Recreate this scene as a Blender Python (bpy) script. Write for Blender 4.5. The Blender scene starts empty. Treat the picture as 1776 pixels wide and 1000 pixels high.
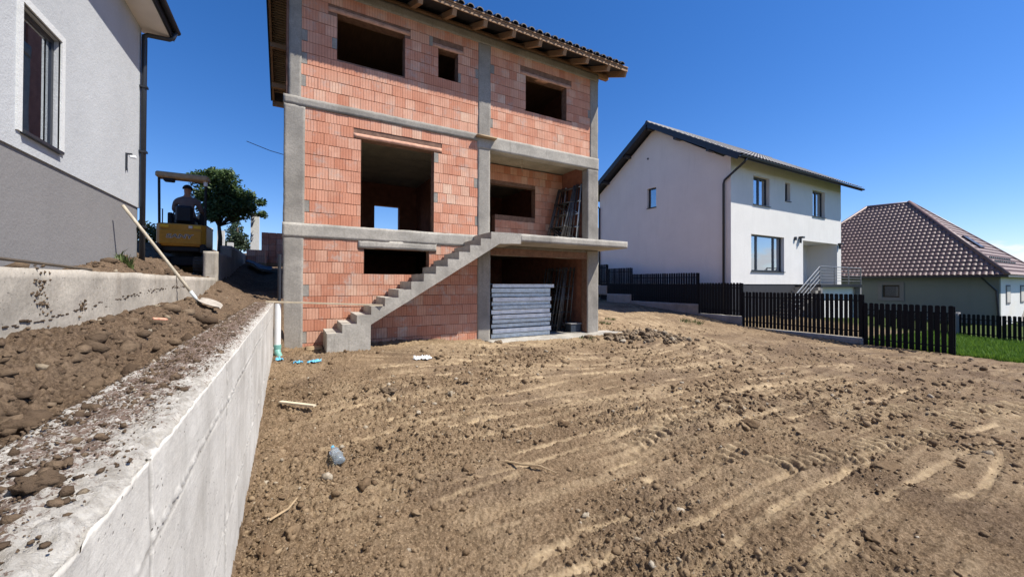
import bpy, math, random
import numpy as np
from mathutils import Vector, Matrix
R = math.radians
random.seed(7); rng = np.random.default_rng(7)
SC = bpy.context.scene
COL = SC.collection
E = 1.40                                   # eye height above the house's ground level

# ------------------------------------------------------------------ camera
cd = bpy.data.cameras.new('camera'); cam = bpy.data.objects.new('camera', cd); COL.objects.link(cam)
cd.sensor_width = 36.0; cd.lens = 36.0 * 680 / 1776
cd.clip_start = 0.05; cd.clip_end = 6000
PITCH = 0.5; ROLL = 0.2
cd.shift_y = -(9 + 680 * math.tan(R(PITCH))) / 1776
cam.location = (0, 0, E)
fw = Vector((math.sin(R(29.5)), math.cos(R(29.5)), math.tan(R(PITCH)))).normalized()
q = fw.to_track_quat('-Z', 'Y')
cam.rotation_mode = 'QUATERNION'
cam.rotation_quaternion = q @ Matrix.Rotation(R(ROLL), 4, 'Z').to_quaternion()
SC.camera = cam
SC.view_settings.view_transform = 'Standard'; SC.view_settings.look = 'None'
SC.view_settings.gamma = 1.0; SC.view_settings.exposure = 0.62
SC.view_settings.use_curve_mapping = False

# ------------------------------------------------------------------ sky and sun
sdir = Vector((0.556, -0.45, 1.0)).normalized()
EL = math.asin(sdir.z); AZ = math.atan2(sdir.x, sdir.y)
w = bpy.data.worlds.new('World'); SC.world = w; w.use_nodes = True
nt = w.node_tree; nt.nodes.clear()
out = nt.nodes.new('ShaderNodeOutputWorld'); bg = nt.nodes.new('ShaderNodeBackground')
sky = nt.nodes.new('ShaderNodeTexSky'); sky.sky_type = 'NISHITA'; sky.sun_disc = False
sky.sun_elevation = EL; sky.sun_rotation = AZ; sky.air_density = 1.0; sky.dust_density = 0.25; sky.ozone_density = 2.4; sky.altitude = 400
hsv = nt.nodes.new('ShaderNodeHueSaturation'); hsv.inputs['Saturation'].default_value = 1.32; hsv.inputs['Value'].default_value = 1.0
nt.links.new(sky.outputs[0], hsv.inputs['Color'])
tint = nt.nodes.new('ShaderNodeMix'); tint.data_type = 'RGBA'; tint.blend_type = 'MULTIPLY'; tint.inputs[0].default_value = 1.0; tint.inputs[7].default_value = (1.10, 1.10, 1.36, 1)
nt.links.new(hsv.outputs[0], tint.inputs[6])
tc = nt.nodes.new('ShaderNodeTexCoord'); sx = nt.nodes.new('ShaderNodeSeparateXYZ'); nt.links.new(tc.outputs['Generated'], sx.inputs[0])
mp = nt.nodes.new('ShaderNodeMapping'); mp.inputs['Scale'].default_value = (5, 5, 16); mp.inputs['Location'].default_value = (.6, 3.1, .2); nt.links.new(tc.outputs['Generated'], mp.inputs[0])
nz = nt.nodes.new('ShaderNodeTexNoise'); nz.inputs['Scale'].default_value = 1.0; nz.inputs['Detail'].default_value = 9; nz.inputs['Roughness'].default_value = .62
nt.links.new(mp.outputs[0], nz.inputs['Vector'])
mr = nt.nodes.new('ShaderNodeMapRange'); mr.inputs[1].default_value = .03; mr.inputs[2].default_value = .13; mr.inputs[3].default_value = .155; mr.inputs[4].default_value = -.35
nt.links.new(sx.outputs[2], mr.inputs[0])
ad = nt.nodes.new('ShaderNodeMath'); ad.operation = 'ADD'; nt.links.new(nz.outputs['Fac'], ad.inputs[0]); nt.links.new(mr.outputs[0], ad.inputs[1])
cr = nt.nodes.new('ShaderNodeMapRange'); cr.interpolation_type = 'SMOOTHSTEP'; cr.inputs[1].default_value = .5; cr.inputs[2].default_value = .62
nt.links.new(ad.outputs[0], cr.inputs[0])
mx = nt.nodes.new('ShaderNodeMix'); mx.data_type = 'RGBA'; nt.links.new(cr.outputs[0], mx.inputs[0]); nt.links.new(tint.outputs[2], mx.inputs[6])
mx.inputs[7].default_value = (8.2, 8.4, 8.8, 1)
nt.links.new(mx.outputs[2], bg.inputs[0]); bg.inputs[1].default_value = 0.078
nt.links.new(bg.outputs[0], out.inputs[0])
ld = bpy.data.lights.new('sun', 'SUN'); ld.energy = 5.0; ld.angle = R(0.53); ld.color = (1.0, 0.95, 0.87)
sun = bpy.data.objects.new('sun', ld); COL.objects.link(sun)
sun.rotation_mode = 'QUATERNION'; sun.rotation_quaternion = sdir.to_track_quat('Z', 'Y'); sun.location = (10, -8, 30)
SC.render.engine = 'CYCLES'
try: SC.cycles.max_bounces = 7; SC.cycles.diffuse_bounces = 3
except Exception: pass

# ------------------------------------------------------------------ numpy noise
def _h(ix, iy, iz, s):
    n = (ix.astype(np.int64) * 374761393 + iy.astype(np.int64) * 668265263 + iz.astype(np.int64) * 2147483647 * 0 + iz.astype(np.int64) * 1274126177 + s * 974711) & 0xffffffff
    n = ((n ^ (n >> 13)) * 1103515245) & 0xffffffff
    n = ((n ^ (n >> 16)) * 2654435761) & 0xffffffff
    return ((n ^ (n >> 15)) & 0xffffff) / 0xffffff
def vn2(x, y, s=0):
    ix = np.floor(x); iy = np.floor(y); fx = x - ix; fy = y - iy
    fx = fx * fx * fx * (fx * (fx * 6 - 15) + 10); fy = fy * fy * fy * (fy * (fy * 6 - 15) + 10)
    z = np.zeros_like(ix)
    a = _h(ix, iy, z, s); b = _h(ix + 1, iy, z, s); c = _h(ix, iy + 1, z, s); d = _h(ix + 1, iy + 1, z, s)
    return (a + (b - a) * fx) * (1 - fy) + (c + (d - c) * fx) * fy - .5
def gn2(x, y, s=0):                       # gradient noise, about -.7 .. .7
    ix = np.floor(x); iy = np.floor(y); fx = x - ix; fy = y - iy
    ux = fx * fx * fx * (fx * (fx * 6 - 15) + 10); uy = fy * fy * fy * (fy * (fy * 6 - 15) + 10)
    z = np.zeros_like(ix)
    def g(dx, dy):
        t = _h(ix + dx, iy + dy, z, s) * 6.2831853
        return np.cos(t) * (fx - dx) + np.sin(t) * (fy - dy)
    a, b, c, d = g(0, 0), g(1, 0), g(0, 1), g(1, 1)
    return (a + (b - a) * ux) * (1 - uy) + (c + (d - c) * ux) * uy
def fbm2(x, y, s=0, o=4, gain=.5):
    r = np.zeros_like(x); a = 1.0
    for k in range(o):
        r += a * gn2(x * 2 ** k + 17.3 * k, y * 2 ** k - 9.1 * k, s + k); a *= gain
    return r
def vn3(x, y, z, s=0):
    ix = np.floor(x); iy = np.floor(y); iz = np.floor(z); fx = x - ix; fy = y - iy; fz = z - iz
    fx = fx * fx * (3 - 2 * fx); fy = fy * fy * (3 - 2 * fy); fz = fz * fz * (3 - 2 * fz)
    r = 0
    for dx in (0, 1):
        for dy in (0, 1):
            for dz in (0, 1):
                r = r + _h(ix + dx, iy + dy, iz + dz, s) * (fx if dx else 1 - fx) * (fy if dy else 1 - fy) * (fz if dz else 1 - fz)
    return r - .5

# ------------------------------------------------------------------ materials
def mat(name): 
    m = bpy.data.materials.new(name); m.use_nodes = True
    return m, m.node_tree, m.node_tree.nodes['Principled BSDF']
def N(t, kind, **kw):
    n = t.nodes.new(kind)
    for k, v in kw.items():
        if k.startswith('i_'):
            key = k[2:]; key = int(key) if key.isdigit() else key.replace('_', ' ')
            n.inputs[key].default_value = v
        else: setattr(n, k, v)
    return n
def noise(t, scale, detail=5, rough=.6, vec=None, dist=0):
    n = N(t, 'ShaderNodeTexNoise'); n.inputs['Scale'].default_value = scale; n.inputs['Detail'].default_value = detail
    n.inputs['Roughness'].default_value = rough; n.inputs['Distortion'].default_value = dist
    if vec is not None: t.links.new(vec, n.inputs['Vector'])
    return n.outputs['Fac']
def ramp(t, fac, stops):
    r = N(t, 'ShaderNodeValToRGB'); e = r.color_ramp.elements
    while len(e) < len(stops): e.new(.5)
    for k, (p, c) in enumerate(stops): e[k].position = p; e[k].color = (*c, 1) if len(c) == 3 else c
    t.links.new(fac, r.inputs[0]); return r.outputs[0]
def mixc(t, fac, a, b, mode='MIX'):
    m = N(t, 'ShaderNodeMix', data_type='RGBA', blend_type=mode)
    for s, i in ((fac, 0), (a, 6), (b, 7)):
        if hasattr(s, 'links') or isinstance(s, bpy.types.NodeSocket): t.links.new(s, m.inputs[i])
        else: m.inputs[i].default_value = s if i == 0 else ((*s, 1) if len(s) == 3 else s)
    return m.outputs[2]
def mth(t, op, a, b=None, clamp=False):
    m = N(t, 'ShaderNodeMath', operation=op); m.use_clamp = clamp
    for s, i in ((a, 0), (b, 1)):
        if s is None: continue
        if isinstance(s, bpy.types.NodeSocket): t.links.new(s, m.inputs[i])
        else: m.inputs[i].default_value = s
    return m.outputs[0]
def mapr(t, v, a, b, c=0, d=1):
    m = N(t, 'ShaderNodeMapRange'); t.links.new(v, m.inputs[0])
    for i, x in enumerate((a, b, c, d)): m.inputs[i + 1].default_value = x
    return m.outputs[0]
def bump(t, bsdf, h, strength, dist, prev=None):
    b = N(t, 'ShaderNodeBump'); b.inputs['Strength'].default_value = strength; b.inputs['Distance'].default_value = dist
    t.links.new(h, b.inputs['Height'])
    if prev is not None: t.links.new(prev, b.inputs['Normal'])
    t.links.new(b.outputs[0], bsdf.inputs['Normal']); return b.outputs[0]
def objc(t): return N(t, 'ShaderNodeTexCoord').outputs['Object']
def geop(t): return N(t, 'ShaderNodeNewGeometry').outputs['Position']
def sep(t, v): 
    s = N(t, 'ShaderNodeSeparateXYZ'); t.links.new(v, s.inputs[0]); return s.outputs
def scl(t, v, s):
    m = N(t, 'ShaderNodeMapping'); m.inputs['Scale'].default_value = s; t.links.new(v, m.inputs[0]); return m.outputs[0]

def plain(name, c, rough=.6, var=.12, scale=6, bstr=.15, bdist=.004, bscale=60, metallic=0, spec=.4):
    m, t, b = mat(name); v = geop(t)
    n = noise(t, scale, 6, .65, v)
    lo = tuple(x * (1 - var) for x in c); hi = tuple(min(1, x * (1 + var)) for x in c)
    t.links.new(ramp(t, n, [(.3, lo), (.7, hi)]), b.inputs['Base Color'])
    b.inputs['Roughness'].default_value = rough; b.inputs['Metallic'].default_value = metallic; b.inputs['Specular IOR Level'].default_value = spec
    if bstr: bump(t, b, noise(t, bscale, 4, .6, v), bstr, bdist)
    return m
def concrete(name, c, stain=(.16, .145, .12), streak=True, pits=1.0):
    m, t, b = mat(name); v = geop(t)
    big = noise(t, 1.3, 7, .65, v); fine = noise(t, 28, 6, .7, v)
    base = ramp(t, big, [(.28, tuple(x * .6 for x in c)), (.5, c), (.72, tuple(min(1, x * 1.3) for x in c))])
    base = mixc(t, mapr(t, fine, .38, .66, 0, .6), base, tuple(x * .62 for x in c))
    st = noise(t, 1.0, 6, .7, scl(t, v, (7, 7, 1.1)))
    base = mixc(t, mapr(t, st, .55, .75, 0, .55 if streak else .2), base, stain)
    vo = N(t, 'ShaderNodeTexVoronoi'); vo.inputs['Scale'].default_value = 26; t.links.new(v, vo.inputs['Vector'])
    pit = mapr(t, vo.outputs['Distance'], .06, .16, 0, 1)
    pk = mth(t, 'MULTIPLY', mth(t, 'SUBTRACT', 1.0, pit), mapr(t, noise(t, 3.1, 3, .5, v), .48, .6, 0, .8 * pits))
    base = mixc(t, pk, base, tuple(x * .4 for x in c))
    t.links.new(base, b.inputs['Base Color']); b.inputs['Roughness'].default_value = .92; b.inputs['Specular IOR Level'].default_value = .25
    h = mth(t, 'SUBTRACT', mth(t, 'ADD', fine, mth(t, 'MULTIPLY', noise(t, 7, 5, .6, v), 1.5)), pk)
    bump(t, b, h, .45, .007)
    return m
M = {}
M['concrete'] = concrete('concrete', (.315, .29, .25), pits=1.3)
M['concrete_pale'] = concrete('concrete_pale', (.41, .38, .325), pits=1.1)
M['concrete_wall2'] = concrete('concrete_garden_wall', (.41, .37, .31), (.15, .115, .08), pits=1.4)
M['slab_soffit'] = concrete('slab_soffit', (.46, .42, .32), streak=False, pits=.4)

def soil_colors(t, v, dark, mid, light):
    n1 = noise(t, .9, 8, .68, v); n2 = noise(t, 9, 7, .75, v); n3 = noise(t, 60, 6, .8, v)
    c = ramp(t, n1, [(.3, dark), (.5, mid), (.68, light)])
    c = mixc(t, mapr(t, n2, .36, .60, .75, 0), c, tuple(x * .55 for x in mid))
    c = mixc(t, mapr(t, n3, .50, .66, 0, .75), c, tuple(min(1, x * 1.35) for x in light))
    c = mixc(t, mapr(t, n3, .36, .48, .75, 0), c, tuple(x * .5 for x in dark))
    return c, n2, n3
def ground_mat():
    m, t, b = mat('ground_soil'); v = geop(t)
    yard, n2, n3 = soil_colors(t, v, (.128, .083, .048), (.220, .150, .089), (.33, .243, .152))
    at = N(t, 'ShaderNodeAttribute', attribute_name='surf'); ss = N(t, 'ShaderNodeSeparateColor'); t.links.new(at.outputs['Color'], ss.inputs[0])
    pale = ramp(t, noise(t, 14, 6, .7, v), [(.3, (.30, .215, .124)), (.7, (.56, .43, .27))])
    c = mixc(t, ss.outputs[0], yard, pale)
    bank, _, _ = soil_colors(t, v, (.085, .057, .037), (.145, .098, .063), (.215, .153, .10))
    c = mixc(t, ss.outputs[1], c, bank)
    gr = ramp(t, noise(t, 5, 6, .7, v), [(.3, (.035, .05, .012)), (.7, (.075, .105, .025))])
    c = mixc(t, ss.outputs[2], c, gr)
    t.links.new(c, b.inputs['Base Color']); b.inputs['Roughness'].default_value = 1.0; b.inputs['Specular IOR Level'].default_value = .12
    h = mth(t, 'ADD', noise(t, 38, 7, .78, v), mth(t, 'MULTIPLY', n2, .8))
    p = bump(t, b, h, .9, .024)
    bump(t, b, noise(t, 160, 4, .7, v), .55, .006, p)
    return m
M['ground'] = ground_mat()
def clod_mat(name, dark, light, stone=.12):
    m, t, b = mat(name); v = geop(t)
    at = N(t, 'ShaderNodeAttribute', attribute_name='rnd')
    c = ramp(t, at.outputs['Fac'], [(0, dark), (1 - stone - .02, light), (1 - stone, (.33, .27, .19)), (1, (.46, .40, .31))])
    c = mixc(t, mapr(t, noise(t, 40, 5, .7, v), .35, .7, 0, .5), c, tuple(x * .55 for x in dark))
    t.links.new(c, b.inputs['Base Color']); b.inputs['Roughness'].default_value = 1; b.inputs['Specular IOR Level'].default_value = .1
    bump(t, b, noise(t, 70, 6, .7, v), .8, .012); return m
M['clod'] = clod_mat('yard_clods', (.14, .092, .053), (.31, .223, .135), .035)
M['clod_dark'] = clod_mat('bank_clods', (.082, .056, .037), (.19, .135, .088), .02)
M['clod_grey'] = clod_mat('rubble_lumps', (.13, .092, .058), (.28, .21, .14), .1)

def wall_near_mat():                                  # cast concrete with a rough crusted, dirt-strewn top
    m, t, b = mat('retaining_concrete'); v = geop(t)
    at = N(t, 'ShaderNodeAttribute', attribute_name='surf'); ss = N(t, 'ShaderNodeSeparateColor'); t.links.new(at.outputs['Color'], ss.inputs[0])
    big = noise(t, 1.6, 8, .66, v)
    side = ramp(t, big, [(.25, (.35, .325, .285)), (.5, (.535, .51, .46)), (.75, (.67, .645, .59))])
    side = mixc(t, mapr(t, noise(t, 1, 7, .7, scl(t, v, (9, 9, 1.3))), .52, .72, 0, .5), side, (.34, .325, .29))
    side = mixc(t, mapr(t, noise(t, 34, 6, .75, v), .5, .7, 0, .4), side, (.33, .315, .285))
    gr = noise(t, 1, 6, .65, scl(t, v, (60, 3, 60)))
    side = mixc(t, mapr(t, gr, .5, .8, 0, .22), side, (.40, .37, .325))
    vo = N(t, 'ShaderNodeTexVoronoi'); vo.inputs['Scale'].default_value = 34; t.links.new(v, vo.inputs['Vector'])
    pk = mth(t, 'MULTIPLY', mapr(t, vo.outputs['Distance'], .05, .16, 1, 0), mapr(t, noise(t, 4, 3, .5, v), .45, .55, 0, .9))
    side = mixc(t, pk, side, (.16, .14, .115))
    side = mixc(t, ss.outputs[2], side, (.10, .085, .07))
    crust = ramp(t, noise(t, 22, 7, .75, v), [(.3, (.27, .24, .20)), (.66, (.62, .59, .53))])
    dirt = ramp(t, noise(t, 30, 7, .75, v), [(.3, (.105, .072, .055)), (.7, (.25, .18, .14))])
    dm = mth(t, 'ADD', ss.outputs[1], mth(t, 'ADD', mth(t, 'MULTIPLY', mth(t, 'SUBTRACT', noise(t, 8, 9, .8, v), .5), 2.6), mth(t, 'MULTIPLY', mth(t, 'SUBTRACT', noise(t, 75, 5, .8, v), .5), 3.0)))
    top = mixc(t, mapr(t, dm, .42, .62), crust, dirt)
    c = mixc(t, ss.outputs[0], side, top)
    t.links.new(c, b.inputs['Base Color']); b.inputs['Roughness'].default_value = .95; b.inputs['Specular IOR Level'].default_value = .2
    h1 = mth(t, 'MULTIPLY', noise(t, 45, 7, .75, v), mth(t, 'ADD', mth(t, 'MULTIPLY', ss.outputs[0], 1.6), .25))
    h = mth(t, 'ADD', h1, mth(t, 'SUBTRACT', mth(t, 'MULTIPLY', gr, .10), mth(t, 'MULTIPLY', pk, .4)))
    bump(t, b, h, .8, .014); return m
M['wall_near'] = wall_near_mat()

def brick_mat(name, smear=.6, bright=1.0):
    m, t, b = mat(name); v = objc(t); g = geop(t)
    at = N(t, 'ShaderNodeAttribute', attribute_name='rnd'); oi = N(t, 'ShaderNodeObjectInfo')
    r = mth(t, 'FRACT', mth(t, 'ADD', at.outputs['Fac'], oi.outputs['Random']))
    k = bright
    c = ramp(t, r, [(0, (.56*k, .235*k, .140*k)), (.3, (.64*k, .30*k, .19*k)), (.65, (.69*k, .36*k, .24*k)), (.93, (.72*k, .42*k, .29*k)), (1, (.73*k, .50*k, .36*k))])
    c = mixc(t, mapr(t, noise(t, 2.2, 8, .72, g), .42, .68, 0, .55), c, (.40*k, .145*k, .085*k))
    c = mixc(t, mapr(t, noise(t, 1.1, 6, .7, g), .5, .68, 0, .5), c, (.74*k, .44*k, .30*k))
    x = sep(t, v)[0]
    wv = N(t, 'ShaderNodeMath', operation='SINE'); t.links.new(mth(t, 'MULTIPLY', x, 6.28318 / .0613), wv.inputs[0])
    rib = mapr(t, wv.outputs[0], -.98, -.55, 0, 1)
    c = mixc(t, mth(t, 'MULTIPLY', mth(t, 'SUBTRACT', 1.0, rib), .36), c, (.28, .095, .055))
    sm = mapr(t, noise(t, 2.6, 9, .76, g), .53, .68, 0, smear)
    c = mixc(t, sm, c, (.46, .42, .37))
    t.links.new(c, b.inputs['Base Color']); b.inputs['Roughness'].default_value = .9; b.inputs['Specular IOR Level'].default_value = .25
    p = bump(t, b, rib, .6, .005)
    bump(t, b, noise(t, 45, 5, .7, g), .35, .006, p); return m
M['brick'] = brick_mat('hollow_brick'); M['brick_low'] = brick_mat('hollow_brick_basement', .85, .84)
M['lintel'] = plain('ceramic_lintel', (.56, .31, .21), .9, .25, 7, .4, .01, 30)
M['mortar'] = plain('mortar_joint', (.20, .115, .08), .95, .35, 9, .6, .01, 30)
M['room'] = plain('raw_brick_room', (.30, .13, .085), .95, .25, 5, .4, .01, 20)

def plaster(name, c, bs=220, var=.05):
    m, t, b = mat(name); v = geop(t)
    n = noise(t, .8, 7, .6, v); f = noise(t, bs * .6, 3, .6, v)
    lo = tuple(x * (1 - var) for x in c); hi = tuple(min(1, x * (1 + var * .6)) for x in c)
    col = ramp(t, n, [(.32, lo), (.68, hi)])
    col = mixc(t, mapr(t, f, .4, .65, .16, 0), col, tuple(x * .55 for x in c))
    col = mixc(t, mapr(t, noise(t, 1, 7, .7, scl(t, v, (3.5, 3.5, .35))), .52, .78, 0, .3), col, tuple(x * .72 for x in c))
    t.links.new(col, b.inputs['Base Color']); b.inputs['Roughness'].default_value = .95; b.inputs['Specular IOR Level'].default_value = .2
    h = mth(t, 'ADD', f, mth(t, 'MULTIPLY', noise(t, 9, 6, .65, v), 1.8))
    bump(t, b, h, .55, .006); return m
M['plaster_white'] = plaster('white_plaster', (.76, .74, .695), 120)
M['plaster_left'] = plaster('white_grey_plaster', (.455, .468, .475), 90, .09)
M['plaster_grey'] = plaster('grey_socle_plaster', (.215, .208, .205), 70, .05)
M['plaster_green'] = plaster('grey_green_plaster', (.20, .215, .195), 90)
M['trim_white'] = plaster('white_window_surround', (.62, .625, .61), 160, .02)
M['socle'] = plain('dark_socle', (.028, .030, .036), .8, .15)
M['soffit_white'] = plain('white_soffit', (.72, .69, .64), .8, .05, 3, .05)
M['anthracite'] = plain('anthracite_coated_steel', (.018, .021, .028), .38, .12, 20, .03, spec=.5)
M['fence'] = plain('fence_coated_steel', (.006, .0072, .0095), .65, .15, 20, .03, spec=.15)
M['white_pvc'] = plain('white_pvc', (.74, .74, .72), .4, .04, 8, .02)
M['teal_pvc'] = plain('teal_pvc', (.16, .36, .31), .45, .12, 12, .03)
M['yellow'] = plain('yellow_machine_paint', (.46, .22, .022), .45, .15, 14, .04, spec=.4)
M['canopy'] = plain('dusty_canopy_paint', (.44, .31, .17), .65, .2, 14, .04)
M['black'] = plain('black_rubber', (.014, .014, .015), .75, .3, 25, .2)
M['track'] = plain('dusty_track_rubber', (.07, .06, .048), .95, .4, 18, .4, .01)
M['seat'] = plain('black_vinyl', (.012, .013, .016), .5, .2)
M['decal'] = plain('dark_decal', (.022, .022, .026), .5, .1, bstr=0)
M['decal_pale'] = plain('pale_decal', (.66, .63, .56), .5, .1, bstr=0)
M['decal_yel'] = plain('yellow_decal', (.70, .42, .03), .5, .1, bstr=0)
M['skin'] = plain('skin', (.36, .20, .135), .6, .1, 20, .05)
M['shirt'] = plain('faded_brown_shirt', (.16, .13, .125), .95, .2, 9, .3, .01, 30)
M['trousers'] = plain('dark_trousers', (.03, .033, .045), .95, .2)
M['cap'] = plain('dark_cap', (.02, .022, .03), .9, .2)
M['steel'] = plain('galvanised_steel', (.64, .69, .69), .45, .22, 8, .12, .004, 30, metallic=.35)
M['steel_dark'] = plain('weathered_tube_steel', (.12, .115, .11), .5, .5, 8, .15, .004, 40, metallic=.6)
M['steel_pale'] = plain('pale_galvanised_steel', (.82, .83, .81), .5, .2, 5, .12, .004, 30, metallic=.15)
M['rail_grey'] = plain('grey_rail_steel', (.22, .23, .24), .45, .15, 8, .05, metallic=.5)
M['dusty_steel'] = plain('dusty_blade_steel', (.36, .32, .27), .7, .2, 20, .1)
M['rust'] = plain('rusty_rebar', (.11, .05, .028), .9, .3, 30)
M['white_plastic'] = plain('white_plastic', (.75, .77, .78), .5, .05, 20, .1)
M['blue_plastic'] = plain('blue_plastic', (.12, .42, .62), .5, .2, 20, .1)
M['membrane'] = plain('dark_roof_membrane', (.03, .028, .03), .8, .2)
M['tarp'] = plain('dark_tarp', (.03, .04, .055), .5, .3, 8, .3, .02, 12)
def wood(name, c, grain=(30, 1.5, 30), var=.35):
    m, t, b = mat(name); v = objc(t)
    g = noise(t, 1.2, 7, .65, scl(t, v, grain)); big = noise(t, 2, 4, .6, geop(t))
    col = ramp(t, g, [(.3, tuple(x * (1 - var) for x in c)), (.7, tuple(min(1, x * (1 + var * .5)) for x in c))])
    col = mixc(t, mapr(t, big, .4, .7, 0, .4), col, tuple(x * .6 for x in c))
    t.links.new(col, b.inputs['Base Color']); b.inputs['Roughness'].default_value = .8
    bump(t, b, g, .3, .004); return m
M['wood'] = wood('rafter_wood', (.34, .205, .11)); M['wood_x'] = wood('board_wood', (.43, .30, .165), (1.5, 30, 30))
M['wood_pale'] = wood('pale_lath_wood', (.62, .52, .36), (1.5, 30, 30)); M['wood_handle'] = wood('handle_wood', (.47, .41, .31), (25, 25, 2))
M['wood_grey'] = wood('soffit_board_wood', (.37, .265, .15), (1.5, 30, 30))
M['bark'] = plain('bark', (.075, .058, .042), .95, .3, 10, .6, .02, 20)
def tile_mat(name, c, rough, spec):
    m, t, b = mat(name); v = geop(t)
    n = noise(t, 2.2, 7, .7, v)
    col = ramp(t, n, [(.3, tuple(x * .7 for x in c)), (.7, tuple(x * 1.25 for x in c))])
    t.links.new(col, b.inputs['Base Color']); b.inputs['Roughness'].default_value = rough; b.inputs['Specular IOR Level'].default_value = spec
    bump(t, b, noise(t, 30, 4, .6, v), .1, .004); return m
M['tile_brown'] = tile_mat('brown_metal_tile', (.17, .105, .092), .52, .4)
M['tile_dark'] = tile_mat('anthracite_tile', (.05, .047, .052), .5, .5)
M['tile_eave'] = tile_mat('dark_eave_tile', (.035, .032, .034), .6, .4)
def glass(name, refl=.22):
    m = bpy.data.materials.new(name); m.use_nodes = True; t = m.node_tree; t.nodes.clear()
    o = N(t, 'ShaderNodeOutputMaterial'); tr = N(t, 'ShaderNodeBsdfTransparent'); tr.inputs[0].default_value = (.62, .68, .70, 1)
    gl = N(t, 'ShaderNodeBsdfGlossy'); gl.inputs['Roughness'].default_value = .015; gl.inputs['Color'].default_value = (.9, .95, 1, 1)
    fr = N(t, 'ShaderNodeFresnel'); fr.inputs[0].default_value = 1.5
    f = mth(t, 'ADD', mth(t, 'MULTIPLY', fr.outputs[0], 1.6), refl, True)
    b = N(t, 'ShaderNodeBump'); b.inputs['Strength'].default_value = .02; b.inputs['Distance'].default_value = .05
    t.links.new(noise(t, 1.1, 2, .5, geop(t)), b.inputs['Height']); t.links.new(b.outputs[0], gl.inputs['Normal'])
    ms = N(t, 'ShaderNodeMixShader'); t.links.new(f, ms.inputs[0]); t.links.new(tr.outputs[0], ms.inputs[1]); t.links.new(gl.outputs[0], ms.inputs[2])
    t.links.new(ms.outputs[0], o.inputs[0]); return m
M['glass'] = glass('window_glass', .38)
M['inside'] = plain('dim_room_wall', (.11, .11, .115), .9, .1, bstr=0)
M['curtain'] = plain('pale_curtain', (.55, .52, .46), .9, .1, 9, .2)
def bottle_mat():
    m, t, b = mat('crushed_pet_plastic'); v = geop(t)
    t.links.new(ramp(t, noise(t, 40, 5, .7, v), [(.3, (.45, .55, .62)), (.7, (.80, .88, .93))]), b.inputs['Base Color'])
    b.inputs['Roughness'].default_value = .12; b.inputs['Transmission Weight'].default_value = .75; b.inputs['IOR'].default_value = 1.4
    bump(t, b, noise(t, 60, 3, .6, v), .6, .006); return m
M['pet'] = bottle_mat()
def leaf_mat(name, dark, light):
    m, t, b = mat(name)
    at = N(t, 'ShaderNodeAttribute', attribute_name='rnd')
    c = ramp(t, at.outputs['Fac'], [(0, dark), (1, light)])
    t.links.new(c, b.inputs['Base Color']); b.inputs['Roughness'].default_value = .55; b.inputs['Specular IOR Level'].default_value = .35
    b.inputs['Subsurface Weight'].default_value = 0
    tl = N(t, 'ShaderNodeBsdfTranslucent'); t.links.new(c, tl.inputs[0])
    ms = N(t, 'ShaderNodeMixShader'); ms.inputs[0].default_value = .3
    o = t.nodes['Material Output']; t.links.new(b.outputs[0], ms.inputs[1]); t.links.new(tl.outputs[0], ms.inputs[2]); t.links.new(ms.outputs[0], o.inputs[0])
    return m
M['leaf'] = leaf_mat('walnut_leaf', (.03, .062, .018), (.11, .17, .055)); M['leaf_pine'] = leaf_mat('conifer_needle', (.03, .055, .03), (.08, .115, .06))
M['leaf_bush'] = leaf_mat('bush_leaf', (.04, .06, .012), (.12, .14, .045)); M['grass'] = leaf_mat('lawn_blade', (.07, .15, .014), (.19, .31, .04))
M['leaf_weed'] = leaf_mat('weed_leaf', (.05, .08, .02), (.14, .17, .06))

# ------------------------------------------------------------------ mesh building
ORG = {}
def link(o, parent=None, origin=(0, 0, 0)):
    COL.objects.link(o); ORG[o.name] = Vector(origin)
    if parent is not None:
        o.parent = parent; o.location = Vector(origin) - ORG[parent.name]
    else: o.location = origin
    return o
def tag(o, label=None, cat=None, group=None, kind=None):
    for k, v in (('label', label), ('category', cat), ('group', group), ('kind', kind)):
        if v: o[k] = v
    return o
def thing(name, loc, label, cat, group=None):
    o = bpy.data.objects.new(name, None); o.empty_display_size = .2
    link(o, None, loc); tag(o, label, cat, group); return o
def np_mesh(name, V, F, mats, smooth=False, mi=None):
    V = np.asarray(V, np.float32); me = bpy.data.meshes.new(name)
    if isinstance(F, np.ndarray):
        n, k = F.shape
        me.vertices.add(len(V)); me.vertices.foreach_set('co', V.ravel())
        me.loops.add(n * k); me.loops.foreach_set('vertex_index', F.ravel().astype(np.int32))
        me.polygons.add(n); me.polygons.foreach_set('loop_start', np.arange(0, n * k, k, dtype=np.int32))
        try: me.polygons.foreach_set('loop_total', np.full(n, k, np.int32))
        except Exception: pass
        me.update(calc_edges=True)
    else:
        me.from_pydata([tuple(map(float, v)) for v in V], [], F); me.update()
    for m in (mats if isinstance(mats, (list, tuple)) else [mats]): me.materials.append(M[m] if isinstance(m, str) else m)
    if mi is not None: me.polygons.foreach_set('material_index', np.asarray(mi, np.int32))
    if smooth: me.polygons.foreach_set('use_smooth', np.ones(len(me.polygons), bool))
    return me
def fattr(me, name, vals, domain='FACE'):
    a = me.attributes.new(name, 'FLOAT', domain); a.data.foreach_set('value', np.asarray(vals, np.float32))
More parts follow.
